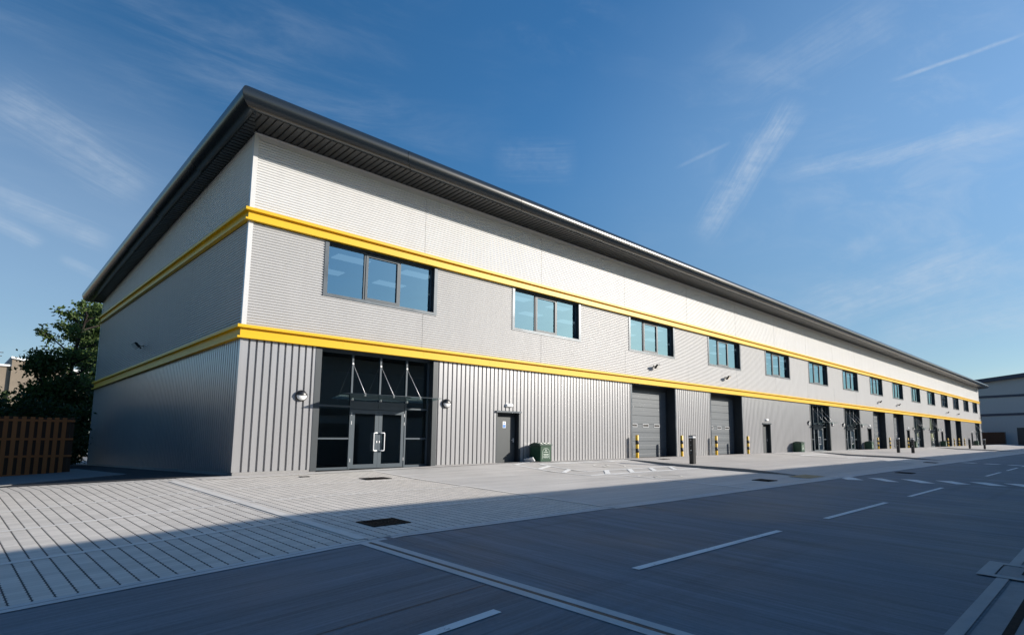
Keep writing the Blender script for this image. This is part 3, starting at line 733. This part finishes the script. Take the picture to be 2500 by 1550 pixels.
def make_canopy():
    y0, y1, z0, z1 = .22, -.86, 2.38, 2.50; x0, x1 = .42, 3.90
    gm = MB(); t_ = .012
    gm.poly([(x0, y1, z1), (x1, y1, z1), (x1, y0, z0), (x0, y0, z0)]); gm.quad((x0, y1, z1-t_), (x1, y1, z1-t_), (x1, y1, z1), (x0, y1, z1)); gm.quad((x0, y0, z0-t_), (x0, y1, z1-t_), (x0, y1, z1), (x0, y0, z0)); gm.quad((x1, y0, z0-t_), (x1, y1, z1-t_), (x1, y1, z1), (x1, y0, z0))
    c = gm.build('entrance_canopy', M['canglass'], B)
    for mx in (1.15, 2.15, 3.15):
        r = MB(); r.tube([(mx, .25, 3.59), (mx+.01, -.66, 2.52)], .0085, 8); r.tube([(mx, .27, 3.60), (mx, .24, 3.60)], .03, 10); r.build('support_rod', M['steel'], c)
        q = MB(); q.tube([(mx+.01, -.68, 2.44), (mx+.01, -.68, 2.53)], .026, 10); q.tube([(mx, .16, 2.35), (mx, .16, 2.43)], .026, 10); q.box(mx-.02, .16, 2.36, mx+.02, .26, 2.41); q.build('glass_fixing', M['steel'], c)
    ed = MB(); ed.tube([(x0, y1, z1-.005), (x1, y1, z1-.005)], .007, 6); ed.build('glass_edge', M['mull'], c)
    return c
e0, la, lb, c0 = make_entrance(), make_leaf(1), make_leaf(-1), make_canopy()
for i, x in enumerate(ENT):
    E_, A_, B_, C_ = (e0, la, lb, c0) if i == 0 else [copy_tree(q, B) for q in (e0, la, lb, c0)]
    E_.location = (x, 0, 0); A_.location = (x+1.182, 0, 0); B_.location = (x+3.118, 0, 0); C_.location = (x, 0, 0)

# sectional loading doors
def make_bay():
    s = MB(); s.box(-.10, -.012, .04, 0, .05, ZB0-.002); s.box(BW, -.012, .04, BW+.10, .05, ZB0-.002); s.box(0, -.002, ZB0-.03, BW, .05, ZB0-.004)
    b = s.build('loading_bay_surround', M['flash'], B)
    j = MB(); j.box(-.012, .051, .04, 0, .68, ZB0); j.box(BW, .051, .04, BW+.012, .68, ZB0); j.box(0, .051, ZB0-.02, BW, .68, ZB0-.003); j.box(0.001, .58, .06, .09, .66, ZB0-.021); j.box(BW-.09, .58, .06, BW-.001, .66, ZB0-.021); j.box(.09, .58, ZB0-.25, BW-.09, .66, ZB0-.021)
    j.build('jamb_lining', M['jamb'], b)
    return b
def make_shutter():
    d = MB(); n = 8; z0 = .06; h = (ZB0-.25-z0)/n
    for k in range(n):
        za = z0+h*k
        pr_ = [(.640, za+.002), (.622, za+.010), (.622, za+h*.46), (.628, za+h*.49), (.622, za+h*.52), (.622, za+h-.010), (.640, za+h-.002)]
        d.strip([(.09, y, z) for y, z in pr_], [(BW-.09, y, z) for y, z in pr_])
    d.box(.09, .642, z0, BW-.09, .66, ZB0-.25)
    s = d.build('sectional_door', M['shutter'], B)
    for x in (.92, 1.94, 2.96):
        v = MB(); z = 1.74
        v.box(x-.27, .605, z, x+.27, .621, z+.025); v.box(x-.27, .605, z+.145, x+.27, .621, z+.17); v.box(x-.27, .605, z+.025, x-.245, .621, z+.145); v.box(x+.245, .605, z+.025, x+.27, .621, z+.145)
        vp = v.build('vision_panel', M['greycap'], s); q = MB(); q.box(x-.245, .614, z+.025, x+.245, .6205, z+.145); q.build('vision_pane', M['black'], vp)
    bs = MB(); bs.box(.09, .606, z0-.03, BW-.09, .621, z0+.05); bs.build('bottom_seal', M['black'], s)
    return s
b0, s0 = make_bay(), make_shutter()
for i, x in enumerate(BAY):
    o1, o2 = (b0, s0) if i == 0 else (copy_tree(b0, B), copy_tree(s0, B)); o1.location = (x, 0, 0); o2.location = (x, 0, 0)

# personnel doors
def make_side():
    s = MB(); s.box(-.06, -.010, .08, 0, .06, DZ); s.box(DW, -.010, .08, DW+.06, .06, DZ); s.box(0, -.004, DZ-.03, DW, .06, DZ-.001)
    b = s.build('side_door_surround', M['anth'], B)
    h = MB(); h.box(-.09, -.06, DZ, DW+.09, .03, DZ+.035); h.box(-.09, -.066, DZ-.04, DW+.09, -.060, DZ+.035); h.build('drip_flashing', M['flash'], b)
    j = MB(); j.box(-.012, .061, .06, 0, .30, DZ); j.box(DW, .061, .06, DW+.012, .30, DZ); j.box(0, .061, DZ-.015, DW, .30, DZ-.002); j.box(.001, .24, 1.995, DW-.001, .30, DZ-.016); j.build('jamb_lining', M['jamb'], b)
    return b
def make_sidedoor():
    d = MB(); d.bbox(.02, .235, .09, DW-.02, .285, 1.985, .006); o = d.build('side_door', M['doorgrey'], B)
    k = MB(); k.tube([(DW-.11, .235, 1.02), (DW-.11, .19, 1.02), (DW-.24, .19, 1.02)], .011, 8); k.box(DW-.14, .228, .93, DW-.08, .236, 1.1); k.build('lever_handle', M['steel'], o)
    return o
d0, dd0 = make_side(), make_sidedoor()
for i, x in enumerate(DOOR):
    o1, o2 = (d0, dd0) if i == 0 else (copy_tree(d0, B), copy_tree(dd0, B)); o1.location = (x, 0, 0); o2.location = (x, 0, 0)
# notice on the nearest side door: white upper half with dark marks, blue lower half with white marks
ng = MB(); ng.box(.46, .2285, 1.53, .62, .2335, 1.80); ng = ng.build('door_notice', M['white'], dd0)
q = MB(); q.box(.475, .226, 1.545, .605, .228, 1.665); q.box(.50, .226, 1.72, .525, .228, 1.77); q.box(.535, .226, 1.72, .545, .228, 1.77); q.box(.555, .226, 1.72, .58, .228, 1.77); q.box(.495, .226, 1.70, .585, .228, 1.71); b_ = q.build('notice_print', M['blue'], ng)
ng.parent = dd0

# ------------------------------------------------------------------ lamps
ROT = Matrix.Rotation(pi/2, 4, 'X')      # local z -> -y (out of the wall)
def make_wall_lamp():
    o = empty('wall_lamp')
    b = MB(); b.lathe([(0, .0), (.165, .0), (.172, .012), (.172, .05), (.160, .058)], 28, T=ROT); b.build('base_ring', M['black'], o)
    d = MB(); d.lathe([(.150*cos(a), .056+.085*sin(a)) for a in [pi/2*k/7 for k in range(8)]], 28, T=ROT); d.build('diffuser', M['diff'], o)
    h = MB(); h.lathe([(.170*cos(a), .056+.105*sin(a)) for a in [pi/2*k/7 for k in range(8)]], 16, T=ROT, a0=radians(4), a1=radians(176))
    h.lathe([(.165*cos(a), .054+.100*sin(a)) for a in [pi/2*k/7 for k in range(8)]], 16, T=ROT, a0=radians(4), a1=radians(176)); h.build('eyelid_hood', M['black'], o)
    return o
wl = make_wall_lamp()
EN = ['the nearest glazed entrance', 'the second glazed entrance', 'the third glazed entrance', 'the fourth glazed entrance', 'the fifth glazed entrance', 'the farthest glazed entrance']
k = 0
for i, x in enumerate(ENT):
    for sx, nm in ((-.57, 'left'), (EW+.58, 'right')):
        if i == 5 and nm == 'right': continue
        o = wl if k == 0 else copy_tree(wl); k += 1
        o.location = (x+sx, -.004, 2.40)
        tag(o, 'round hooded wall lamp just %s of %s' % (nm, EN[i]), 'wall lamp', 'round wall lamps beside the entrances')
def make_flood():
    o = empty('floodlight')
    a = MB(); a.box(-.05, -.012, -.06, .05, .0, .06); a.tube([(0, -.012, 0), (0, -.16, .0)], .016, 8); a.box(-.05, -.20, -.03, .05, -.13, .03); a.build('bracket', M['black'], o)
    T = Matrix.Translation((.02, -.27, -.02)) @ Matrix.Rotation(radians(38), 4, 'X') @ Matrix.Rotation(radians(12), 4, 'Z')
    h = MB(); h.bbox(-.16, -.03, -.13, .16, .045, .13, .012, T)
    for q in range(-5, 6): h.box(q*.027-.004, .045, -.10, q*.027+.004, .075, .10, T)
    h.build('lamp_head', M['black'], o)
    l = MB(); l.box(-.14, -.036, -.11, .14, -.0305, .11, T); l.build('lens', M['lens'], o)
    s = MB(); s.bbox(-.035, -.13, -.13, .035, -.06, -.05, .01); s.build('motion_sensor', M['black'], o)
    return o
fl0 = make_flood()
FN = ['above the nearest loading door', 'above the second loading door', 'above the third loading door', 'above the fourth loading door', 'above the fifth loading door', 'above the sixth loading door', 'at the far right end of the facade']
for i, x in enumerate([20.15, 27.9, 59.9, 66.85, 91.9, 99.3, 118.6]):
    o = fl0 if i == 0 else copy_tree(fl0); o.location = (x, -.002, 5.07)
    tag(o, 'small black floodlight on the pale cladding %s' % FN[i], 'floodlight', 'floodlights on the warehouse walls')
o = copy_tree(fl0); o.location = (-.002, 12.1, 5.17); o.rotation_euler[2] = -pi/2
tag(o, 'small black floodlight on the shaded left end wall', 'floodlight', 'floodlights on the warehouse walls')
def make_bulkhead():
    o = empty('emergency_light')
    b = MB(); b.bbox(-.19, -.03, -.075, .19, .0, .075, .012); b.build('backplate', M['white'], o)
    d = MB(); d.bbox(-.175, -.10, -.065, .175, -.030, .065, .03); d.build('diffuser', M['diff'], o)
    return o
bh = make_bulkhead()
for i, x in enumerate([10.0, 33.57, 56.35, 70.6, 88.0, 109.8]):
    o = bh if i == 0 else copy_tree(bh); o.location = (x, -.004, 2.46)
    tag(o, 'white oblong bulkhead light over the %s dark side door' % ['nearest', 'second', 'third', 'fourth', 'fifth', 'farthest'][i], 'emergency light', 'bulkhead lights over the side doors')

# ------------------------------------------------------------------ bollards
def make_bollard():
    o = empty('bollard'); H = 1.20; r = .085
    b = MB(); b.lathe([(r, -.1), (r, H-.02), (r-.008, H-.006), (r-.03, H), (0, H+.004)], 24); b.build('post', M['yelpaint'], o)
    for z in (.30, .72):
        q = MB(); q.lathe([(r, z), (r+.0022, z+.001), (r+.0022, z+.209), (r, z+.21)], 24); q.build('black_stripe', M['blackpaint'], o)
    f = MB(); f.lathe([(.15, 0), (.15, .012), (r+.003, .014)], 20); f.build('footing', M['plinth'], o)
    return o
bo = make_bollard(); k = 0
BN = ['nearest', 'second', 'third', 'fourth', 'fifth', 'sixth']
for i, x in enumerate(BAY):
    for xx, nm in ((x-.02, 'left'), (x+BW+.10, 'right')):
        o = bo if k == 0 else copy_tree(bo); k += 1; o.location = (xx, -.32, .075); o.rotation_euler[2] = random.uniform(0, 6)
        tag(o, 'yellow and black striped bollard at the %s edge of the %s loading door' % (nm, BN[i]), 'bollard', 'striped bollards guarding the loading doors')

# charging posts
def make_post():
    o = empty('charging_post'); a = .115; H = 1.30
    b = MB(); b.bbox(-a, -a, -.05, a, a, H-.13, .012); b.build('body', M['black'], o)
    c = MB(); c.bbox(-a-.008, -a-.008, H-.128, a+.008, a+.008, H-.04, .008); c.build('light_band', M['greycap'], o)
    t_ = MB(); t_.bbox(-a-.012, -a-.012, H-.039, a+.012, a+.012, H, .012); t_.build('cap', M['black'], o)
    for z, r in ((1.08, .018), (.86, .014), (.62, .026)):
        s = MB(); s.lathe([(0, .004), (r, .004), (r, 0)], 12, T=Matrix.Translation((-a-.001, 0, z)) @ Matrix.Rotation(-pi/2, 4, 'Y')); s.build('indicator', M['white'], o)
    s = MB(); s.lathe([(.035, 0), (.035, .012), (.024, .014), (.02, .004), (0, .004)], 14, T=Matrix.Translation((-a, 0, .50)) @ Matrix.Rotation(-pi/2, 4, 'Y')); s.build('socket', M['flash'], o)
    return o
po = make_post()
for i, (x, y, nm) in enumerate([(17.2, -4.35, 'nearest black charging post with pale cap, on the kerbed apron'), (49.6, -4.45, 'black charging post before the fourth loading door, left one of a pair'), (49.9, -5.55, 'black charging post on the kerbed apron, right one of a pair'),
                                (81.6, -4.4, 'distant black charging post before the farthest side door'), (81.3, -6.1, 'farthest black charging post near the right end of the facade')]):
    o = po if i == 0 else copy_tree(po); o.location = (x, y, .05*y+.095 if y < -3.5 else g(x, y)+.09)
    tag(o, nm, 'charging post', 'black charging posts along the aprons')

# salt bins
def make_bin():
    o = empty('grit_bin'); W_, D_, H1, H2 = .64, .66, .68, .80
    b = MB(); b.bbox(-W_/2, -D_, 0, W_/2, 0, H1, .02); b.build('body', M['green'], o)
    l = MB(); e = .025; x0, x1 = -W_/2-e, W_/2+e; y0, y1, ym = -D_-e, e, -D_/2; z0, z1 = H1+.002, H2
    pr_ = [(y0, z0), (y0, z0+.05), (ym-.10, z1+.005), (ym+.10, z1+.005), (y1, z0+.05), (y1, z0)]
    l.strip([(x0, y, z) for y, z in pr_], [(x1, y, z) for y, z in pr_]); l.poly([(x0, y, z) for y, z in pr_]); l.poly([(x1, y, z) for y, z in reversed(pr_)])
    lid = l.build('lid', M['greenlid'], o)
    r = MB()
    for q in (-.22, 0, .22):
        T = Matrix.Translation((q, 0, 0))
        sl_ = (z1+.005-z0-.05)/((ym-.10)-y0)
        r.quad((q-.02, y0+.02, z0+.05+.02*sl_+.008), (q+.06, y0+.02, z0+.05+.02*sl_+.008), (q+.10, ym-.12, z1-.02*sl_+.008), (q+.02, ym-.12, z1-.02*sl_+.008))
    r.build('lid_rib', M['green'], lid)
    # printed arch, emblem and three lines on the front
    p = MB(); yy = -D_-.002
    for s in range(18):
        a0_, a1_ = pi*s/18, pi*(s+1)/18
        p.quad((.20*cos(a0_), yy, .40+.17*sin(a0_)), (.20*cos(a1_), yy, .40+.17*sin(a1_)), (.188*cos(a1_), yy, .40+.158*sin(a1_)), (.188*cos(a0_), yy, .40+.158*sin(a0_)))
    for sx in (-1, 1): p.quad((sx*.20, yy, .12), (sx*.188, yy, .12), (sx*.188, yy, .40), (sx*.20, yy, .40))
    p.quad((-.045, yy, .455), (.045, yy, .455), (.06, yy, .475), (-.06, yy, .475)); p.quad((-.012, yy, .475), (.012, yy, .475), (.008, yy, .52), (-.03, yy, .535))
    rr = random.Random(3)
    for z, wd, hh in ((.385, .13, .03), (.30, .14, .028), (.275, .12, .02), (.20, .16, .03), (.165, .13, .016)):
        x = -wd
        while x < wd: u = rr.uniform(.012, .03); p.quad((x, yy, z), (x+u, yy, z), (x+u, yy, z+hh), (x, yy, z+hh)); x += u+rr.choice((.005, .005, .014))
    p.build('printed_label', M['print'], o)
    return o
bi = make_bin()
for i, (x, nm) in enumerate([(11.42, 'dark green grit bin with pitched lid beside the nearest side door'), (38.0, 'dark green grit bin just left of the second glazed entrance'), (53.95+.7, 'dark green grit bin in front of the third side door'),
                             (71.0, 'dark green grit bin just left of the fourth glazed entrance'), (86.4, 'dark green grit bin right of the fifth glazed entrance'), (110.6, 'small distant dark bin by the farthest side door')]):
    o = bi if i == 0 else copy_tree(bi); o.location = (x, -.10, .10)
    tag(o, nm, 'grit bin', 'green grit bins along the wall')
pk = MB(); pk.bbox(-.03, -.25, 0, .03, .25, .22, .01, Matrix.Rotation(radians(-35), 4, 'Y') @ Matrix.Rotation(radians(18), 4, 'Z')); pk = pk.build('offcut', M['greycap']); pk.location = (10.86, -.42, .10)
pk.scale = (1, .9, .9); tag(pk, 'short pale offcut of board lying by the green grit bin', 'board')

# drain covers
def grate(x0, x1, y0, y1, lab, bars=True, dz=.014, cat='drain cover'):
    cx, cy = (x0+x1)/2, (y0+y1)/2; o = empty('drain_cover', (cx, cy, g(cx, cy)+dz)); sl_ = .05
    hx, hy = (x1-x0)/2, (y1-y0)/2; T = Matrix.Rotation(math.atan(sl_), 4, 'X')
    f = MB(); e = .045
    f.box(-hx, -hy, -.02, hx, -hy+e, .006, T); f.box(-hx, hy-e, -.02, hx, hy, .006, T); f.box(-hx, -hy+e, -.02, -hx+e, hy-e, .006, T); f.box(hx-e, -hy+e, -.02, hx, hy-e, .006, T); f.build('frame', M['iron'], o)
    b = MB(); n = 9 if bars else 1
    if bars:
        for k in range(n):
            xx = -hx+e+(2*hx-2*e)*(k+.15)/n; b.box(xx, -hy+e, -.02, xx+(2*hx-2*e)/n*.55, hy-e, .004, T)
        b.box(-hx+e, -.02, -.02, hx-e, .02, .005, T)
    else: b.box(-hx+e, -hy+e, -.02, hx-e, hy-e, .004, T)
    b.build('grating', M['iron'], o)
    p = MB(); p.box(-hx+e, -hy+e, -.03, hx-e, hy-e, -.0185, T); p.build('sump', M['black'], o)
    return tag(o, lab, cat, 'iron drain covers set in the paving')
grate(-.98, -.32, -10.16, -9.56, 'large black drain grate in the shaded block paving')
grate(2.45, 3.2, -3.1, -2.6, 'dark drain cover in the sunlit block paving before the nearest entrance')
grate(1.30, 1.55, -1.5, -1.34, 'tiny dark inspection cover close to the cladding near the building corner', False)
grate(12.85, 13.5, -10.25, -9.6, 'dark drain grate in shadow beside the end of the near kerb')
grate(22.4, 23.1, -12.3, -11.6, 'dark drain grate in the road beyond the crossing marks')
grate(34.6, 35.4, -10.6, -9.9, 'distant dark drain grate by the road edge near the second kerb')
grate(18.1, 18.6, -2.1, -1.7, 'flat dark cover on the apron in front of the nearest loading door', False, .06)
gu = MB(); gu.box(2.92, -18.52, g(3, -18.3)-.05, 3.92, -17.92, g(3, -18.3)+.018)
gy = empty('gully_surround'); tag(gy, 'square concrete gully surround in the channel at the right edge of the road', 'gully')
m_ = MB(); T = lambda x, y, d: (x, y, g(x, y)+d)
for (xa, ya, xb, yb) in ((2.92, -18.10, 3.95, -17.92), (2.92, -18.52, 3.06, -18.10), (3.81, -18.52, 3.95, -18.10)):
    m_.poly([T(xa, ya, .016), T(xb, ya, .016), T(xb, yb, .016), T(xa, yb, .016)])
m_.build('concrete_frame', M['edge'], gy)
m_ = MB(); m_.poly([T(3.08, -18.52, .012), T(3.79, -18.52, .012), T(3.79, -18.12, .012), T(3.08, -18.12, .012)]); m_.build('concrete_bed', M['channel'], gy)
m_ = MB(); m_.poly([T(3.28, -18.60, .018), T(3.75, -18.60, .018), T(3.75, -18.36, .018), T(3.28, -18.36, .018)]); m_.build('gully_grate', M['iron'], gy)

# ------------------------------------------------------------------ fences
def fence(name, x0, x1, y, z0, H, label, step=.22, bwid=.122, wood='wood'):
    o = empty(name, (x0, y, z0)); L = x1-x0
    a = MB(); n = int(L/step)
    for k in range(n): jx = random.uniform(-.012, .012); a.box(k*step+jx, -.045, .03+random.uniform(-.01, .01), k*step+bwid+jx, -.022, H+random.uniform(-.008, .012))
    a.build('front_boards', M[wood], o)
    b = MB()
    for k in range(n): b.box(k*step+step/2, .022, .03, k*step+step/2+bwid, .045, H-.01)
    b.build('back_boards', M['woodshade'], o)
    for z in (.12, H*.36, H*.64, H-.12):
        r = MB(); r.box(0, -.0215, z-.04, L, .0215, z+.04); r.build('rail', M[wood], o)
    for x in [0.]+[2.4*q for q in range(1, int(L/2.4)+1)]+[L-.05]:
        p = MB(); p.box(x-.05, .046, -.2, x+.05, .146, H+.02); p.build('post', M['woodshade'], o)
    tag(o, label, 'fence')
    return o
fence('timber_fence', -11.0, -2.08, 10.8, -.22, 2.22, 'brown slatted timber fence in shade left of the warehouse')
fence('timber_fence', 0, 5.6, 0, 0, 2.75, 'distant brown timber fence in front of the far end building', .3, .22, 'woodshade')
ff = [o for o in C.objects if o.name.startswith('timber_fence.')][0]; ff.location = (143.4, 5.0, -.05); ff.rotation_euler[2] = -pi/2

# ------------------------------------------------------------------ end building (right) and the unit opposite
EB = empty('end_building', (146., 0, 0)); tag(EB, 'shaded grey warehouse with dark bands closing the far right end of the yard', 'warehouse')
e = MB(); Y0, Y1 = -13., 70.
def ez(y): return 14.0-.085*y if y < 4 else 13.66-.02*(y-4)
def prism(mb, pts, x0, x1):
    a = [(x0, y, z) for y, z in pts]; b = [(x1, y, z) for y, z in pts]; mb.poly(a); mb.poly(list(reversed(b)))
    for k in range(len(pts)): q = (k+1) % len(pts); mb.quad(a[k], b[k], b[q], a[q])
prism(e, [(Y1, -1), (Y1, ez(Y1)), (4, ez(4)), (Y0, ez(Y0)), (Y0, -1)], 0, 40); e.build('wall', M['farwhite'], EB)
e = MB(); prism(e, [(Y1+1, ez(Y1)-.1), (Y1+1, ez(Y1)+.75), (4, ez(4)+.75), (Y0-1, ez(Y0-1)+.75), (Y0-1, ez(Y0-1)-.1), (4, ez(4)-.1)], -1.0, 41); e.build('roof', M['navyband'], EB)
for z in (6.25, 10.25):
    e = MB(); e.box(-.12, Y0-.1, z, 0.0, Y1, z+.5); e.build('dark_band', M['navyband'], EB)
e = MB(); e.box(-.06, -7.4, -.2, 0, -2.4, 3.6); e.build('loading_door', M['jamb'], EB)
OB = empty('opposite_building', (50, -30, 0)); tag(OB, 'grey warehouse across the road that shades the yard and mirrors in the entrance glass', 'warehouse')
YE = -23.2; ZE = -.41+.55/1.0*(-8.05-YE)
e = MB(); e.box(-95, -25, -1.2, 130, 5.2, ZE-.35); e.build('wall', M['opp'], OB)
e = MB(); prism(e, [(6.6, ZE-.30), (6.8, ZE), (6.3, ZE+.18), (-26, ZE+1.6), (-26, ZE-.30)], -97, 132); e.build('roof', M['fascia'], OB)
e = MB(); e.box(-95, 5.2, 3.2, 130, 5.3, 3.7); e.build('dark_band', M['jamb'], OB)
for k in range(17):
    e = MB(); e.box(-90+13*k, 5.2, -1.0, -86+13*k, 5.26, 2.6); e.build('loading_door', M['jamb'], OB)

# ------------------------------------------------------------------ background building on the left
BG = empty('pale_building', (-2, 72, 0)); tag(BG, 'tan rendered building with white parapet behind the trees on the left', 'building')
e = MB(); e.box(-30, 0, -1, 1.9, 14, 9.9); e.build('wall', M['tan'], BG)
e = MB(); prism(e, [(0, 0), (14, 0), (14, .5), (0, .5)], 0, .01); e = MB(); e.box(-30.2, -.2, 9.901, 1.9, 14, 10.1); e.build('parapet', M['white'], BG)
e = MB(); e.poly([(1.9, -.3, -1), (8.5, -.3, -1), (8.5, -.3, 9.5), (1.9, -.3, 10.75)]); e.poly([(8.5, 14, -1), (1.9, 14, -1), (1.9, 14, 10.75), (8.5, 14, 9.5)]); e.quad((1.9, 14, -1), (1.9, -.3, -1), (1.9, -.3, 10.75), (1.9, 14, 10.75)); e.quad((8.5, -.3, -1), (8.5, 14, -1), (8.5, 14, 9.5), (8.5, -.3, 9.5)); e.quad((1.9, -.3, 10.75), (8.5, -.3, 9.5), (8.5, 14, 9.5), (1.9, 14, 10.75)); e.build('gable_wing', M['tan'], BG)
e = MB(); e.quad((1.8, -.45, 10.78), (8.6, -.45, 9.49), (8.6, -.45, 9.72), (1.8, -.45, 11.0)); e.quad((1.8, -.45, 11.0), (8.6, -.45, 9.72), (8.6, 14, 9.72), (1.8, 14, 11.0)); e.build('verge', M['white'], BG)
e = MB(); e.tube([(.9, 2, 10.1), (.9, 2, 11.9)], .05, 6); e.tube([(.5, 2, 11.6), (1.3, 2, 11.6)], .04, 6); e.tube([(.6, 2, 11.2), (1.2, 2, 11.2)], .04, 6); e.build('aerial', M['black'], BG)

# ------------------------------------------------------------------ trees and shrubs
def plant(name, loc, H, spread, nbr, leaves, ls, mat, label, cat, trunk=.12, crown0=.25, seed=1, ntr=1, droop=.0, clump=.55, group=None):
    rnd = random.Random(seed); o = empty(name, loc); tb = MB(); lv = MB(); tips = []
    def bend(p, d, L, r, depth):
        pts = [p.copy()]; n = 4
        for k in range(n):
            d = (d+Vector((rnd.gauss(0, .16), rnd.gauss(0, .16), rnd.gauss(.03-droop*.06*depth, .08)))).normalized(); p = p+d*(L/n); pts.append(p.copy())
        tb.tube(pts, r, 6 if depth < 2 else 4, False, r*.45)
        if depth >= 1:
            for q in pts[2:]: tips.append((q, depth))
        if depth < 3:
            m = nbr if depth == 0 else rnd.randint(3, 4)
            for k in range(m):
                f = (crown0+(1-crown0)*(k+rnd.random())/m) if depth == 0 else rnd.uniform(.3, 1.)
                i = min(n-1, int(f*n)); q = pts[i].lerp(pts[i+1], f*n-i)
                az = rnd.uniform(0, 2*pi) if depth else k*2.4+rnd.uniform(-.4, .4)
                el = rnd.uniform(.25, .95)-(.3 if depth else 0)
                side = Vector((cos(az)*cos(el), sin(az)*cos(el), sin(el)))
                nd = (side*.8+d*.35).normalized() if depth else side
                LL = spread*(1.15-.75*f)*rnd.uniform(.75, 1.15) if depth == 0 else L*rnd.uniform(.40, .62)
                bend(q, nd, LL, r*(.42 if depth == 0 else .5), depth+1)
    for s in range(ntr):
        a = rnd.uniform(0, 6.28); off = Vector((cos(a), sin(a), 0))*(0 if ntr == 1 else spread*.35*rnd.random())
        bend(off, Vector((rnd.gauss(0, .06), rnd.gauss(0, .06), 1)) if ntr == 1 else Vector((cos(a)*.35, sin(a)*.35, 1)).normalized(), H*.93*(1 if s == 0 else rnd.uniform(.6, 1)), trunk/(1 if ntr == 1 else 2), 0)
    wts = [1.0 if d >= 2 else .25 for _, d in tips]
    for (q, d) in rnd.choices(tips, wts, k=leaves):
        p = q+Vector((rnd.gauss(0, clump*.5), rnd.gauss(0, clump*.5), rnd.gauss(0, clump*.42)))
        a = Vector((rnd.gauss(0, 1), rnd.gauss(0, 1), rnd.gauss(0, .7))).normalized(); b = a.orthogonal().normalized(); b = (Matrix.Rotation(rnd.uniform(0, 6.28), 3, a) @ b)
        c = a.cross(b); s = ls*rnd.uniform(.65, 1.25)
        lv.quad(p-b*s, p+c*s*.5, p+b*s, p-c*s*.5)
    tb.build('trunk' if ntr == 1 else 'stems', M['bark'], o); lv.build('crown' if ntr == 1 else 'foliage', mat, o)
    return tag(o, label, cat, group)
plant('birch_tree', (-1.35, 30, -.2), 10.9, 2.5, 20, 5600, .10, M['leafa'], 'tall airy light green tree left of the warehouse end wall', 'tree', .14, .30, 5, droop=.4, clump=.27)
plant('broadleaf_tree', (3.1, 32, -.2), 10.6, 2.3, 16, 13000, .13, M['leafb'], 'dense green tree half hidden behind the warehouse corner', 'tree', .16, .2, 17, clump=.7)
plant('bushy_tree', (-.2, 27.5, -.2), 6.0, 2.1, 14, 9500, .12, M['leafb'], 'bushy dark tree in front of the tall airy tree', 'tree', .15, .12, 21, clump=.55)
plant('bushy_tree', (-3.7, 33, -.2), 5.8, 2.2, 11, 2300, .12, M['leafb'], 'sparse bushy tree with bare stems in front of the tan building', 'tree', .12, .22, 33, clump=.42)
plant('shrub', (-5.2, 21.5, -.3), 3.5, 2.0, 9, 6500, .13, M['leafc'], 'dark hedge shrub above the left end of the timber fence', 'shrub', .10, .05, 41, 5, clump=.7)
plant('shrub', (-3.3, 20.5, -.3), 3.5, 1.7, 9, 6500, .13, M['leafc'], 'dark hedge shrub above the right end of the timber fence', 'shrub', .10, .05, 42, 5, clump=.7)
plant('shrub', (-1.7, 26.5, -.3), 4.4, 1.4, 9, 7500, .13, M['leafc'], 'tall dark shrub against the back corner of the warehouse', 'shrub', .10, .03, 43, 5, clump=.7)
plant('shrub', (-.75, 25, -.3), 2.6, .8, 8, 3000, .12, M['leafc'], 'low dark shrub between the timber fence and the warehouse corner', 'shrub', .06, .03, 44, 5, clump=.45)
for k, y in enumerate((-1.5, 2.2, 6.0)):  # unseen hedge added to block low sky and darken the lower end wall
    plant('unseen_hedge_shrub', (-8.6, y, -.55), 3.3, 1.7, 8, 2600, .30, M['leafc'], 'unseen hedge shrub added at the left side of the yard, %s from the road' % ['first', 'second', 'third'][k], 'shrub', .08, .03, 70+k, 4, clump=.7, group='added unseen hedge left of the yard')
# unseen trees added left of the frame to darken the end wall
for k, (x, y, h) in enumerate([(-15, 4, 6.5), (-16, 11, 7.5), (-15, 18, 7.0), (-14, 26, 7.5)]):
    plant('unseen_boundary_tree', (x, y, -.5), h, 3.4, 11, 3200, .34, M['leafc'], 'unseen boundary tree added left of the timber fence, %s from the road' % ['first', 'second', 'third', 'fourth'][k], 'tree', .18, .08, 60+k, clump=.9, group='added unseen trees beside the yard')
